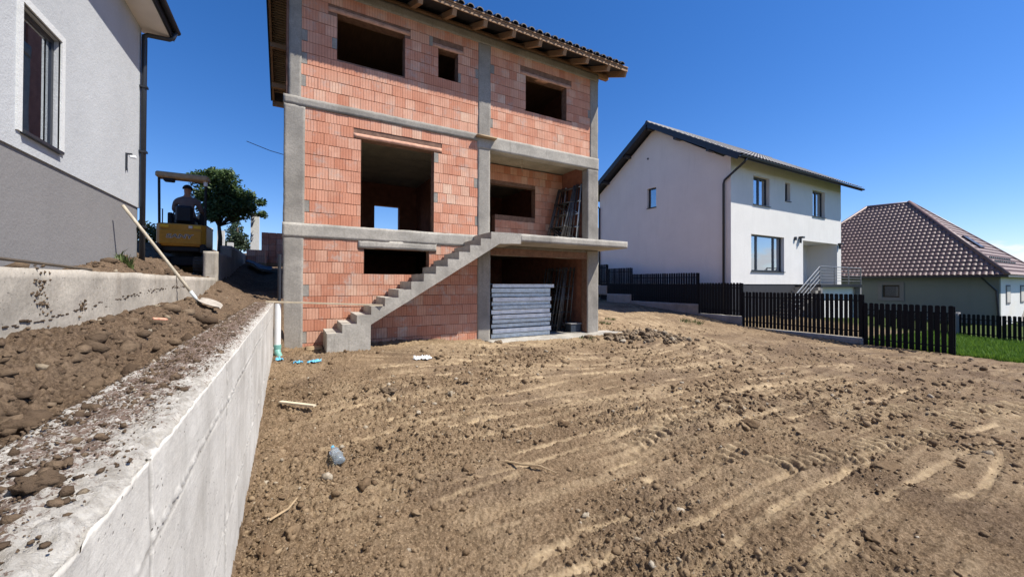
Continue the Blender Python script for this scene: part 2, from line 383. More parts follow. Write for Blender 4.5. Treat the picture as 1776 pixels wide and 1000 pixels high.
class MB:
    def __init__(s): s.V = []; s.F = []; s.A = []
    def add(s, vs, fs, a=0.0):
        b = len(s.V); s.V += [tuple(v) for v in vs]
        for f in fs: s.F.append(tuple(b + i for i in f)); s.A.append(a)
        return s
    def box(s, x0, x1, y0, y1, z0, z1, a=0.0):
        return s.add([(x0,y0,z0),(x1,y0,z0),(x1,y1,z0),(x0,y1,z0),(x0,y0,z1),(x1,y0,z1),(x1,y1,z1),(x0,y1,z1)],
                     [(0,3,2,1),(4,5,6,7),(0,1,5,4),(1,2,6,5),(2,3,7,6),(3,0,4,7)], a)
    def beam(s, p0, p1, w, h, up=(0, 0, 1), a=0.0):
        p0 = Vector(p0); p1 = Vector(p1); d = (p1 - p0).normalized(); u = Vector(up)
        sd = d.cross(u).normalized(); u = sd.cross(d).normalized()
        c = []
        for p in (p0, p1):
            for i, j in ((-1,-1),(1,-1),(1,1),(-1,1)): c.append(p + sd * (w/2*i) + u * (h/2*j))
        return s.add(c, [(3,2,1,0),(4,5,6,7),(0,1,5,4),(1,2,6,5),(2,3,7,6),(3,0,4,7)], a)
    def tube(s, pts, r, n=8, cap=True, a=0.0):
        pts = [Vector(p) for p in pts]; b = len(s.V); rr = r if isinstance(r, (list, tuple)) else [r] * len(pts)
        prev = None
        for i, p in enumerate(pts):
            d = (pts[min(i+1, len(pts)-1)] - pts[max(i-1, 0)]).normalized()
            if prev is None:
                k = Vector((0,0,1)) if abs(d.z) < .9 else Vector((1,0,0)); prev = d.cross(k).normalized()
            x = (prev - d * prev.dot(d)).normalized(); prev = x; y = d.cross(x)
            for j in range(n):
                t = 2 * math.pi * j / n; s.V.append(tuple(p + (x * math.cos(t) + y * math.sin(t)) * rr[i]))
        for i in range(len(pts) - 1):
            for j in range(n):
                s.F.append((b+i*n+j, b+i*n+(j+1)%n, b+(i+1)*n+(j+1)%n, b+(i+1)*n+j)); s.A.append(a)
        if cap:
            s.F.append(tuple(b+j for j in reversed(range(n)))); s.A.append(a)
            e = b + (len(pts)-1)*n; s.F.append(tuple(e+j for j in range(n))); s.A.append(a)
        return s
    def prism(s, poly, axis, a0, a1, a=0.0):      # polygon in the plane normal to axis ('x': (y,z), 'y': (x,z), 'z': (x,y))
        def P(p, t): return {'x': (t, p[0], p[1]), 'y': (p[0], t, p[1]), 'z': (p[0], p[1], t)}[axis]
        n = len(poly)
        return s.add([P(p, a0) for p in poly] + [P(p, a1) for p in poly],
                     [tuple(range(n)), tuple(reversed(range(n, 2*n)))] + [(i, i+n, (i+1)%n+n, (i+1)%n) for i in range(n)], a)
    def build(s, name, m, parent=None, origin=None, smooth=False, bevel=0, rnd=False, fix=True):
        if origin is None: origin = ORG[parent.name] if parent is not None else (0, 0, 0)
        V = np.array(s.V, float) - np.array(origin, float)
        me = np_mesh(name, V, s.F, m, smooth)
        if rnd: fattr(me, 'rnd', s.A)
        if fix:
            import bmesh
            bm = bmesh.new(); bm.from_mesh(me); bmesh.ops.recalc_face_normals(bm, faces=bm.faces)
            if bevel: bmesh.ops.bevel(bm, geom=list(bm.edges), offset=bevel, segments=1, affect='EDGES', clamp_overlap=True)
            bm.to_mesh(me); bm.free()
        o = bpy.data.objects.new(name, me); return link(o, parent, origin)
def holes_wall(mb, axis, c0, c1, u0, u1, v0, v1, holes):
    """wall in the plane axis=const between c0 and c1; u runs along the other horizontal axis, v is z; holes are (u0,u1,v0,v1)"""
    us = sorted({u0, u1, *[min(max(h[i], u0), u1) for h in holes for i in (0, 1)]}); vs = sorted({v0, v1, *[min(max(h[i], v0), v1) for h in holes for i in (2, 3)]})
    def P(u, v, c): return (c, u, v) if axis == 'x' else (u, c, v)
    sol = {}
    for i in range(len(us)-1):
        for j in range(len(vs)-1):
            uc = (us[i]+us[i+1])/2; vc = (vs[j]+vs[j+1])/2
            sol[i, j] = not any(h[0] < uc < h[1] and h[2] < vc < h[3] for h in holes)
    for (i, j), ok in sol.items():
        if not ok: continue
        a, b, c, d = us[i], us[i+1], vs[j], vs[j+1]
        mb.add([P(a,c,c0),P(b,c,c0),P(b,d,c0),P(a,d,c0)], [(0,1,2,3)]); mb.add([P(a,c,c1),P(b,c,c1),P(b,d,c1),P(a,d,c1)], [(3,2,1,0)])
        for di, dj, e in ((-1,0,[(a,c),(a,d)]),(1,0,[(b,d),(b,c)]),(0,-1,[(b,c),(a,c)]),(0,1,[(a,d),(b,d)])):
            if not sol.get((i+di, j+dj), False):
                (p, q_), (r_, s_) = e; mb.add([P(p,q_,c0),P(r_,s_,c0),P(r_,s_,c1),P(p,q_,c1)], [(0,1,2,3)])
    return mb
def grid_mesh(name, P, m, smooth=False):
    n, k = P.shape[:2]; idx = np.arange(n*k).reshape(n, k)
    F = np.stack([idx[:-1,:-1], idx[1:,:-1], idx[1:,1:], idx[:-1,1:]], -1).reshape(-1, 4)
    return np_mesh(name, P.reshape(-1, 3), F, m, smooth)
def rough_box(name, x0, x1, y0, y1, z0, z1, m, parent, res=.07, amp=.012, seed=0, extra=None):
    """a cast concrete member: a gridded box pushed about by noise so that its arrises wander"""
    V = {}; vl = []; F = []
    nx, ny, nz = [max(1, min(160, int(round((b-a)/res)))) for a, b in ((x0,x1),(y0,y1),(z0,z1))]
    def vid(i, j, k):
        key = (i, j, k)
        if key not in V: V[key] = len(vl); vl.append((x0+(x1-x0)*i/nx, y0+(y1-y0)*j/ny, z0+(z1-z0)*k/nz))
        return V[key]
    for k, flip in ((0, True), (nz, False)):
        for i in range(nx):
            for j in range(ny):
                f = [vid(i,j,k),vid(i+1,j,k),vid(i+1,j+1,k),vid(i,j+1,k)]; F.append(f[::-1] if flip else f)
    for j, flip in ((0, False), (ny, True)):
        for i in range(nx):
            for k in range(nz):
                f = [vid(i,j,k),vid(i+1,j,k),vid(i+1,j,k+1),vid(i,j,k+1)]; F.append(f[::-1] if flip else f)
    for i, flip in ((0, True), (nx, False)):
        for j in range(ny):
            for k in range(nz):
                f = [vid(i,j,k),vid(i,j+1,k),vid(i,j+1,k+1),vid(i,j,k+1)]; F.append(f[::-1] if flip else f)
    A = np.array(vl); X, Y, Z = A.T
    D = np.stack([vn3(X*s1, Y*s1, Z*s1, seed+q_) for q_ in range(3) for s1 in (3.1,)], -1) * amp * 1.3 + np.stack([vn3(X*13, Y*13, Z*13, seed+9+q_) for q_ in range(3)], -1) * amp
    A = A + D
    o0 = ORG[parent.name] if parent is not None else Vector((0,0,0))
    me = np_mesh(name, A - np.array(o0), np.array(F), m)
    return link(bpy.data.objects.new(name, me), parent, o0)

# ------------------------------------------------------------------ the ground
CP = np.array([(.2,.5,-1.86),(0,-3,-1.88),(.1,4,-1.74),(-.1,8.6,-1.52),(1,8.3,-1.44),(.2,9.6,-1.47),(3,8.6,-1.52),(4.5,9.4,-1.58),(9,9.3,-1.62),(9.6,12,-1.5),(9.8,16,-1.25),(10,22,-1.0),
 (14,18,-1.22),(18.1,3.9,-2.2),(18.1,6.1,-2.19),(18.1,8.3,-2.05),(18.1,10.5,-1.89),(18.1,12.7,-1.58),(18.1,17.2,-1.22),(18.1,20.5,-1.15),(24,4,-2.36),(27,5,-2.42),(36,6,-2.4),(24,12,-1.7),
 (36,15,-2.0),(5,0,-1.95),(10,0,-2.08),(18,-2,-2.3),(8,5,-1.82),(13,7,-1.95),(13,12,-1.62),(4,5,-1.72),(30,-8,-2.6),(5,-12,-2.1),(22,26,-.9),(45,0,-2.5),(45,25,-1.5)])
_d = np.linalg.norm(CP[:,None,:2]-CP[None,:,:2],axis=2); _n = len(CP)
_A = np.zeros((_n+3,_n+3)); _A[:_n,:_n] = _d + np.eye(_n)*.05; _A[:_n,_n] = 1; _A[:_n,_n+1:] = CP[:,:2]; _A[_n,:_n] = 1; _A[_n+1:,:_n] = CP[:,:2].T
_W = np.linalg.solve(_A, np.concatenate([CP[:,2],[0,0,0]]))
def yard_base(x, y):
    cx = np.clip(x, -3, 46); cy = np.clip(y, -13, 27)
    h = _W[_n] + _W[_n+1]*cx + _W[_n+2]*cy
    for k in range(_n): h = h + _W[k]*np.hypot(cx-CP[k,0], cy-CP[k,1])
    return h + E
def smooth(a, b, v):
    t = np.clip((v-a)/(b-a), 0, 1); return t*t*(3-2*t)
X1R, X1L, X2R, X2L = -.29, -.64, -1.40, -1.66
def bank_base(x, y):                       # loose fill between the two walls, climbing to the rear
    h = E - .545 + .245*smooth(-.72, -1.35, x) + .05*smooth(4, 7, y)
    return h + .30*smooth(8.6, 11.0, y) + .62*smooth(11, 17, y) + .55*smooth(17, 24, y)
def upper_base(x, y):                      # made ground beside the left house
    h = E + .03 + .08*smooth(-1.65, -2.0, x)
    return h + .27*smooth(5.2, 7.9, y)*smooth(-1.7, -2.05, x)*(1-smooth(9, 11, y)) + .10*smooth(8.5, 11, y) + .3*smooth(-2.9, -4, x)*smooth(8.5, 11, y) + .78*smooth(13.0, 17, y) + .55*smooth(17, 26, y)
# wheel and crawler tracks: polyline, width, depth, cleat amplitude, pale
TR = [([(.8,5.6),(2.4,5.75),(4.5,5.75),(7,5.4),(10,5.6),(12,7.5),(14,12)], .30, .024, .010, .55, 0),
      ([(1.2,7.6),(3,7.45),(5,7.0),(7.2,6.6),(9.5,7.1),(11,9),(12.6,13),(14.5,18)], .30, .024, .004, .6, 0),
      ([(1.4,6.9),(3,6.8),(5,6.4),(7.4,6.05),(10.2,6.7),(12,9),(13.9,13.5),(15.5,18)], .28, .022, .004, .55, 0),
      ([(.5,4.4),(1.7,4.6),(2.9,4.65),(4.4,4.5),(6.5,3.9),(9.4,3.8),(12.5,4.4)], .28, .024, .012, .55, 0),
      ([(1.0,2.75),(1.9,2.9),(2.8,2.9),(3.5,2.97),(5.2,3.1),(7.4,3.2),(10,2.9)], .28, .02, .014, .4, 0)]
for pl in [[(2.6,2.33),(3.2,2.39),(3.9,2.48)],[(1.75,2.3),(2.17,2.24),(2.62,2.29)],[(3.3,1.77),(4.4,1.76),(5.6,1.79)],[(1.9,1.58),(2.4,1.62),(3.1,1.71)],[(2.6,2.88),(3.1,2.92),(3.7,2.98)],[(2.75,2.55),(3.2,2.61)],[(5.5,1.03),(6.2,1.08),(7.2,1.16)],[(4.9,1.16),(5.7,1.06)],
    [(3.5,4.78),(4.1,4.5),(4.8,4.2)],[(.2,4.45),(1.2,4.6)],[(1.0,4.36),(1.9,4.44),(2.8,4.58)],[(2.2,5.2),(3.3,5.36),(4.4,5.53)],[(.3,5.43),(1.2,5.55),(2.1,5.72)],[(.9,6.66),(3,6.56),(5.4,6.4)],[(1.6,7.1),(3,7.2),(4.5,7.28)],[(3.3,5.96),(5.4,5.7),(7.5,5.5)],
    [(13.4,15.5),(12.4,11),(11.4,7.9)],[(12.2,13.4),(11.2,10),(10.3,7.7)],[(15.8,15),(14.2,10),(12.7,6.3)],[(5.1,4.06),(7.3,3.94),(9.5,3.85)],[(8.4,4.85),(10.5,4.6),(12.8,4.4)],[(4.8,3.17),(6.2,3.18),(7.6,3.23)],[(1.9,3.57),(2.8,3.6),(3.6,3.64)],[(.9,3.06),(2.0,3.2)],[(1.0,2.1),(1.9,2.22)],[(6,2.9),(8,2.75),(11,2.8)],[(3,3.9),(4.6,3.8),(6.4,3.6)],[(6.5,5.0),(8.5,4.7)]]:
    TR.append((pl, .085, .018, 0, 1.0, 1))
for pl in [[(.7,2.02),(2.2,1.95),(4.2,2.06),(6.5,1.72),(9,1.45)],[(.9,3.3),(2.6,3.32),(4.6,3.62),(7.5,3.55),(11,3.4)],[(.5,4.02),(2.2,4.08),(4.0,4.1),(6.2,4.35),(9,4.25)],[(.6,4.95),(2.4,5.0),(4.6,4.95),(7,4.75),(10,5.0),(12,6.6)],[(.8,6.05),(2.6,6.2),(5,6.05),(8,5.85),(10.6,6.4),(12.4,9),(14.6,14)],
    [(1,7.35),(3,7.3),(5.4,6.75),(8,6.55),(10.2,7.4),(11.6,9.6),(13.2,13.6)],[(2,8.0),(4,7.75),(6.2,7.25),(8.4,7.15),(10.4,8.4),(11.9,11.5)],[(3.0,1.35),(4.6,1.4),(6.4,1.42),(8,1.25)]]:
    TR.append((pl, .075, .014, 0, .75, 1))
for pl, w_ in [([(4.1,2.2),(5.0,2.02),(5.65,1.89)],.34),([(5.6,1.99),(6.6,1.82),(7.7,1.64)],.34),([(3.7,2.52),(4.7,2.55)],.26),([(10.0,2.25),(9.6,1.7),(9.1,1.2)],.6),([(3.1,3.12),(4.3,3.33)],.26),([(5.3,3.45),(6.6,3.53)],.3),([(8.2,1.96),(11.2,1.48)],.42),([(4.0,3.43),(5.4,3.41)],.26),([(6.6,2.64),(9.2,2.25)],.36)]:
    TR.append((pl, w_, .02, .040, .85, 1))
def track_fields(x, y):
    dz = np.zeros_like(x); pale = np.zeros_like(x); flat = np.zeros_like(x)
    for k, (pl, wd, dp, cl, pa, sure) in enumerate(TR):
        # smooth polyline
        P = np.array(pl, float)
        for _ in range(2):
            Q = [P[0]]
            for a, b in zip(P[:-1], P[1:]): Q += [.75*a+.25*b, .25*a+.75*b]
            P = np.array(Q + [P[-1]])
        best = np.full(x.shape, 9.0); al = np.zeros_like(x); s0 = 0; sg = np.zeros_like(x)
        lo = P.min(0) - 1; hi = P.max(0) + 1
        msk = (x > lo[0]) & (x < hi[0]) & (y > lo[1]) & (y < hi[1])
        xx = x[msk]; yy = y[msk]; bb = best[msk]; aa = al[msk]; gg = sg[msk]
        wob = (.012 if sure else .05)*gn2(xx*1.3, yy*1.3, 50+k)
        for a, b in zip(P[:-1], P[1:]):
            d = b-a; L = np.hypot(*d); d = d/L
            t = np.clip((xx-a[0])*d[0]+(yy-a[1])*d[1], 0, L)
            px = xx-a[0]-d[0]*t; py = yy-a[1]-d[1]*t; r = np.hypot(px, py); cr_ = d[0]*py - d[1]*px
            m = r < bb; bb = np.where(m, r, bb); aa = np.where(m, s0+t, aa); gg = np.where(m, np.sign(cr_)*r, gg); s0 += L
        bb = np.abs(gg + wob) if True else bb
        fade = (np.clip(.75+1.1*gn2(xx*2.2+k*7, yy*2.2, 71+k), 0, 1) if sure else np.clip(.15 + 1.9*(gn2(xx*.55+k*7, yy*.55, 71+k)+.22), 0, 1)) * smooth(0, .25, aa) * smooth(0, .25, s0-aa)
        inside = 1 - smooth(wd*.42, wd*.56, bb); ridge = np.exp(-((bb-wd*.5-.03)/.04)**2)
        cle = np.maximum(0, np.sin((aa + np.abs(gg)*.35)*2*np.pi/.15))**.7 if False else np.clip(1.6*np.sin((aa + np.abs(gg)*.35)*2*np.pi/.15), 0, 1)
        dz[msk] += fade*(-dp*inside + .02*min(1, wd/.25)*ridge*(1+1.5*gn2(xx*9, yy*9, 5)) + cl*inside*cle*1.5)
        pale[msk] = np.maximum(pale[msk], fade*pa*inside*((.35+.65*cle) if cl > .02 else 1)); flat[msk] = np.maximum(flat[msk], fade*inside*.85)  # cleat troughs stay less pale than crests: their shade is put into the colour
    return dz, pale, flat
def ground_fields(x, y):
    rr = np.hypot(x, y); near = 1 - smooth(22, 34, rr)
    yard = x > -.46
    yard = np.where(y > 9.46, x > -.10, yard)
    up = (x < -1.53)
    base = np.where(yard, yard_base(x, y), np.where(up, upper_base(x, y), bank_base(x, y)))
    inhouse = (x > .05) & (x < 8.75) & (y > 10.0) & (y < 16.3)
    dz, pale, flat = track_fields(x, y)
    grass = smooth(18.15, 18.45, x + .12*gn2(x*2, y*2, 31)) * yard * (1-.85*smooth(5.6, 7.2, y)*(1-smooth(24, 27, x)))
    bank = (~yard).astype(float)
    flat = flat*yard; pale = pale*yard; dz = dz*yard
    rm = np.clip(.55 + 1.3*fbm2(x*.45, y*.45, 3, 3), .32, 1.1)
    loose = np.maximum(np.exp(-np.maximum(0, x+.29)/.55)*yard, bank)
    rm = np.clip(rm + .55*loose, 0, 1.3)*(1-flat)*(1-grass)
    wx = x + .05*gn2(x/.25, y/.25, 81); wy = y + .05*gn2(x/.25, y/.25, 82)
    n1 = gn2(wx/.34, wy/.34, 11); n2 = gn2(wx/.15, wy/.15, 12); n3 = gn2(wx/.07, wy/.07, 13); n4 = gn2(wx/.032, wy/.032, 18)
    bill = lambda n: np.maximum(0, n+.08)
    # long low ridges left by the blade and wheels, sweeping round with the tracks
    kk = .35*smooth(5, 8, y)*(1-smooth(7, 11, x)); cc = np.where(True, y + kk*(x-4), 0) - 1.6*smooth(7.5, 13, x)*smooth(4, 8, y)*(x-7.5)
    rid = gn2(x/1.6, cc/.15, 41) + .6*gn2(x/.6, cc/.065, 42); rid2 = np.abs(gn2(x/2.4, cc/.32, 43))
    h = .05*fbm2(x*.5, y*.5, 21, 3) + near*(rm*(1-.45*bank)*(.035*n1 + .050*bill(n2) + .060*bill(n3) + .050*bill(n4) + .018*gn2(x/.016, y/.016, 14)) + (.020*rid - .05*rid2)*(1-loose)*(1-grass)*(1-.5*flat))
    h = h + near*(1-grass)*(.022*bill(n4) + .014*bill(gn2(wx/.055, wy/.055, 19)))
    h = h + near*bank*(.045*bill(gn2(x/.22, y/.22, 15)) + .03*bill(gn2(x/.10, y/.10, 16)) - .05)
    h = h*np.where(yard, 1, np.where(up, .8, 1.0)) + dz
    # heap of spoil by the right corner, soil swept against the house front
    h = h + .16*np.exp(-(((x-9.6)/.9)**2+((y-8.4)/.5)**2))*(1+.8*n1) + .05*np.exp(-((y-8.9)/.35)**2)*smooth(2.2, 3, x)*(1-smooth(4.4, 5.2, x))*(1+n1)
    z = base + h
    z = np.where(inhouse, np.minimum(z, E-1.85), z)
    apron = yard & (x > 4.6) & (x < 9.6) & (y > 9.25) & (y < 10.2)
    z = np.where(apron, np.minimum(z, E-1.66), z)
    dry = np.exp(-((y-9.0)/.8)**2)*smooth(1.5, 3, x)*(1-smooth(10.5, 12, x)) + smooth(8.5, 10, x)*smooth(8, 11, y)*(1-smooth(13, 17.5, x))*.75
    pale = np.clip(pale*(.85+.9*n2) + .55*dry*(.6+n1) + .42*smooth(.0, .35, rid)*smooth(-.25, .2, gn2(x*.5, y*.7, 61))*(1-loose)*yard, 0, 1)*(1-grass)
    churned = .75*smooth(10.5, 13.5, x+1.5*gn2(x*.5, y*.5, 91))*(1-smooth(6.5, 9, y))*smooth(-.25, .25, gn2(x*.9, y*1.3, 92))*(1-grass)*yard
    bank = np.maximum(bank, np.maximum(churned, .55*yard*smooth(.08, .35, gn2(x*.7+3, y*1.1, 93))*(1-grass))*(1-pale))
    return z, pale, bank, grass
def ground_z(x, y):
    z = ground_fields(np.array([x], float), np.array([y], float))[0]; return float(z[0])
def build_ground():
    az = np.concatenate([np.linspace(R(-46), R(86), 800), np.linspace(R(88), R(312), 56)])
    az = np.concatenate([az, [az[0]+2*np.pi]])
    r = np.concatenate([[.03,.12,.25,.4], np.exp(np.linspace(np.log(.5), np.log(1.9), 150)), np.exp(np.linspace(np.log(1.905), np.log(11), 560)), np.exp(np.linspace(np.log(11.04), np.log(36), 230)), np.exp(np.linspace(np.log(38), np.log(3500), 40))])
    A, Rr = np.meshgrid(az, r, indexing='ij')
    X = Rr*np.sin(A); Y = Rr*np.cos(A)
    z, pale, bank, grass = ground_fields(X.ravel(), Y.ravel())
    far = smooth(40, 120, np.hypot(X, Y).ravel())
    z = z*(1-far) + far*(E-2.6); grass = np.maximum(grass*(1), smooth(30, 45, np.hypot(X, Y).ravel()))
    P = np.stack([X, Y, z.reshape(X.shape)], -1)
    me = grid_mesh('ground', P, 'ground', True)
    ca = me.color_attributes.new('surf', 'FLOAT_COLOR', 'POINT')
    C4 = np.stack([pale, bank, grass, np.ones_like(pale)], -1).astype(np.float32); ca.data.foreach_set('color', C4.ravel())
    me.flip_normals()
    o = link(bpy.data.objects.new('ground', me)); tag(o, kind='structure')
build_ground()

# clods and stones lying loose on the soil
def ico():
    p = (1+5**.5)/2
    v = np.array([(-1,p,0),(1,p,0),(-1,-p,0),(1,-p,0),(0,-1,p),(0,1,p),(0,-1,-p),(0,1,-p),(p,0,-1),(p,0,1),(-p,0,-1),(-p,0,1)])/math.hypot(1,p)
    f = [(0,11,5),(0,5,1),(0,1,7),(0,7,10),(0,10,11),(1,5,9),(5,11,4),(11,10,2),(10,7,6),(7,1,8),(3,9,4),(3,4,2),(3,2,6),(3,6,8),(3,8,9),(4,9,5),(2,4,11),(6,2,10),(8,6,7),(9,8,1)]
    return v, np.array(f)
def ico1():
    v, f = ico(); v = [tuple(a) for a in v]; c = {}; nf = []
    def mid(a, b):
        k = (min(a,b), max(a,b))
        if k not in c:
            m = np.array(v[a])+np.array(v[b]); m /= np.linalg.norm(m); c[k] = len(v); v.append(tuple(m))
        return c[k]
    for a, b, d in f:
        x, y, z = mid(a,b), mid(b,d), mid(d,a); nf += [(a,x,z),(b,y,x),(d,z,y),(x,y,z)]
    return np.array(v), np.array(nf)
def ico2():
    import bmesh
    b = bmesh.new(); bmesh.ops.create_icosphere(b, subdivisions=3, radius=1); V = np.array([p.co[:] for p in b.verts]); F = np.array([[q.index for q in p.verts] for p in b.faces]); b.free(); return V, F
def lumps(name, x, y, z, s, m, sub=False, seed=3, flat=.75, jit=.42):
    g = np.random.default_rng(seed); v0, f0 = ico2() if sub else ico(); n = len(x); k = len(v0)
    # random rotation about z and tilt, anisotropic scale, per-vertex jitter
    a = g.uniform(0, 6.28, n); sc = np.stack([g.uniform(.7, 1.35, n), g.uniform(.7, 1.35, n), g.uniform(.55, 1.0, n)*flat/.75], -1)
    if sub:
        q = g.uniform(-50, 50, (n, 1, 3)); w0 = v0[None]*1.25+q; w1 = v0[None]*3.1+q; w2 = v0[None]*6.5+q
        rd = 1+1.0*vn3(w0[...,0], w0[...,1], w0[...,2], 5)+.65*vn3(w1[...,0], w1[...,1], w1[...,2], 6)+.42*vn3(w2[...,0], w2[...,1], w2[...,2], 7)
        V = v0[None]*rd[...,None]*sc[:,None]*s[:,None,None]
    else: V = v0[None]*(1+g.uniform(-jit, jit, (n, k, 1)))*sc[:,None]*s[:,None,None]
    t = g.uniform(-.6, .6, n); ct, st = np.cos(t)[:,None], np.sin(t)[:,None]
    V = np.stack([V[...,0], V[...,1]*ct-V[...,2]*st, V[...,1]*st+V[...,2]*ct], -1)
    ca, sa = np.cos(a)[:,None], np.sin(a)[:,None]
    V = np.stack([V[...,0]*ca-V[...,1]*sa, V[...,0]*sa+V[...,1]*ca, V[...,2]], -1)
    V += np.stack([x, y, z], -1)[:,None]
    F = (f0[None]+(np.arange(n)*k)[:,None,None]).reshape(-1, 3)
    me = np_mesh(name, V.reshape(-1,3), F, m, False)
    fattr(me, 'rnd', np.repeat(g.uniform(0, 1, n), len(f0)))
    return link(bpy.data.objects.new(name, me))
def scatter(n, az0, az1, r0, r1, s0, s1, p, keep, seed, pw=1.6):
    g = np.random.default_rng(seed)
    a = np.radians(g.uniform(az0, az1, n)); r = np.exp(g.uniform(np.log(r0), np.log(r1), n))
    x = r*np.sin(a); y = r*np.cos(a)
    s = s0*(1-g.uniform(0, 1, n)*(1-(s0/s1)**p))**(-1/p)*np.clip(r/3.0, .75, 2.2)**.5
    k = keep(x, y, g); x, y, s = x[k], y[k], s[k]
    z, pale, _, _ = ground_fields(x, y)
    kk = g.uniform(0, 1, len(x)) > pale*.9
    return x[kk], y[kk], z[kk]+.18*s[kk], s[kk]
def in_yard(x, y, g):
    dens = np.clip(.5+1.4*fbm2(x*.45, y*.45, 3, 3)+.8*np.exp(-np.maximum(0, x+.29)/.6), .08, 1)
    return (x > X1R+.03) & (x < 18.0) & (y < np.where((x > -.3) & (x < 9.1), 9.1 - .45*((x > .4) & (x < 5)), 20)) & (g.uniform(0, 1, len(x)) < dens)
o = lumps('soil_clods', *scatter(64000, -8, 86, 1.2, 14, .0045, .035, 2.2, in_yard, 5), 'clod', False, 3)
tag(o, 'loose brown clods and pebbles strewn over the bare yard', 'soil clods', kind='stuff')
o = lumps('soil_lumps', *scatter(420, -8, 86, 1.3, 13, .018, .06, 2.4, in_yard, 8), 'clod', True, 4, jit=.16)
tag(o, 'larger lumps of dug soil lying about the bare yard', 'soil lumps', kind='stuff')
o = lumps('soil_crumbs', *scatter(26000, 0, 86, 1.3, 6.5, .0032, .014, 2.0, in_yard, 37), 'clod', False, 38)
tag(o, 'fine crumbs of dry soil over the near part of the yard', 'soil crumbs', kind='stuff')
o = lumps('far_clods', *scatter(9000, 15, 86, 6.5, 18, .011, .05, 2.3, in_yard, 35), 'clod', False, 33)
tag(o, 'coarse brown clods scattered over the far part of the yard', 'soil clods', kind='stuff')
def in_bank(x, y, g): return (x < X1L-.02) & (x > X2R+.03) & (y < 10.5) & (y > .2)
o = lumps('bank_clods', *scatter(9000, -75, -5, .9, 10, .008, .06, 1.9, in_bank, 6), 'clod_dark', False, 5)
tag(o, 'dark crumbly clods heaped between the two concrete walls', 'soil clods', kind='stuff')
o = lumps('bank_lumps', *scatter(300, -75, -5, 1.0, 8, .014, .042, 2.0, in_bank, 9), 'clod_dark', True, 6, jit=.15)
tag(o, 'big dark lumps of earth between the two concrete walls', 'soil lumps', kind='stuff')
def in_upper(x, y, g): return (x < X2L-.02) & (x > np.where(y < 8.1, -2.02, -4.5)) & (y < 13) & (y > 2)
o = lumps('verge_clods', *scatter(2600, -60, -8, 3, 13, .012, .06, 1.9, in_upper, 16), 'clod_dark', False, 15)
tag(o, 'brown clods along the foot of the grey and white house', 'soil clods', kind='stuff')
g_ = np.random.default_rng(12); n_ = 330
hx = 9.6+g_.normal(0, .65, n_); hy = 8.4+g_.normal(0, .33, n_); hz = ground_fields(hx, hy)[0]
o = lumps('rubble_heap', hx, hy, hz+.03, g_.uniform(.02, .085, n_), 'clod_grey', True, 7, jit=.2)
tag(o, 'low heap of grey rubble and clods near the open lower storey', 'rubble', kind='stuff')

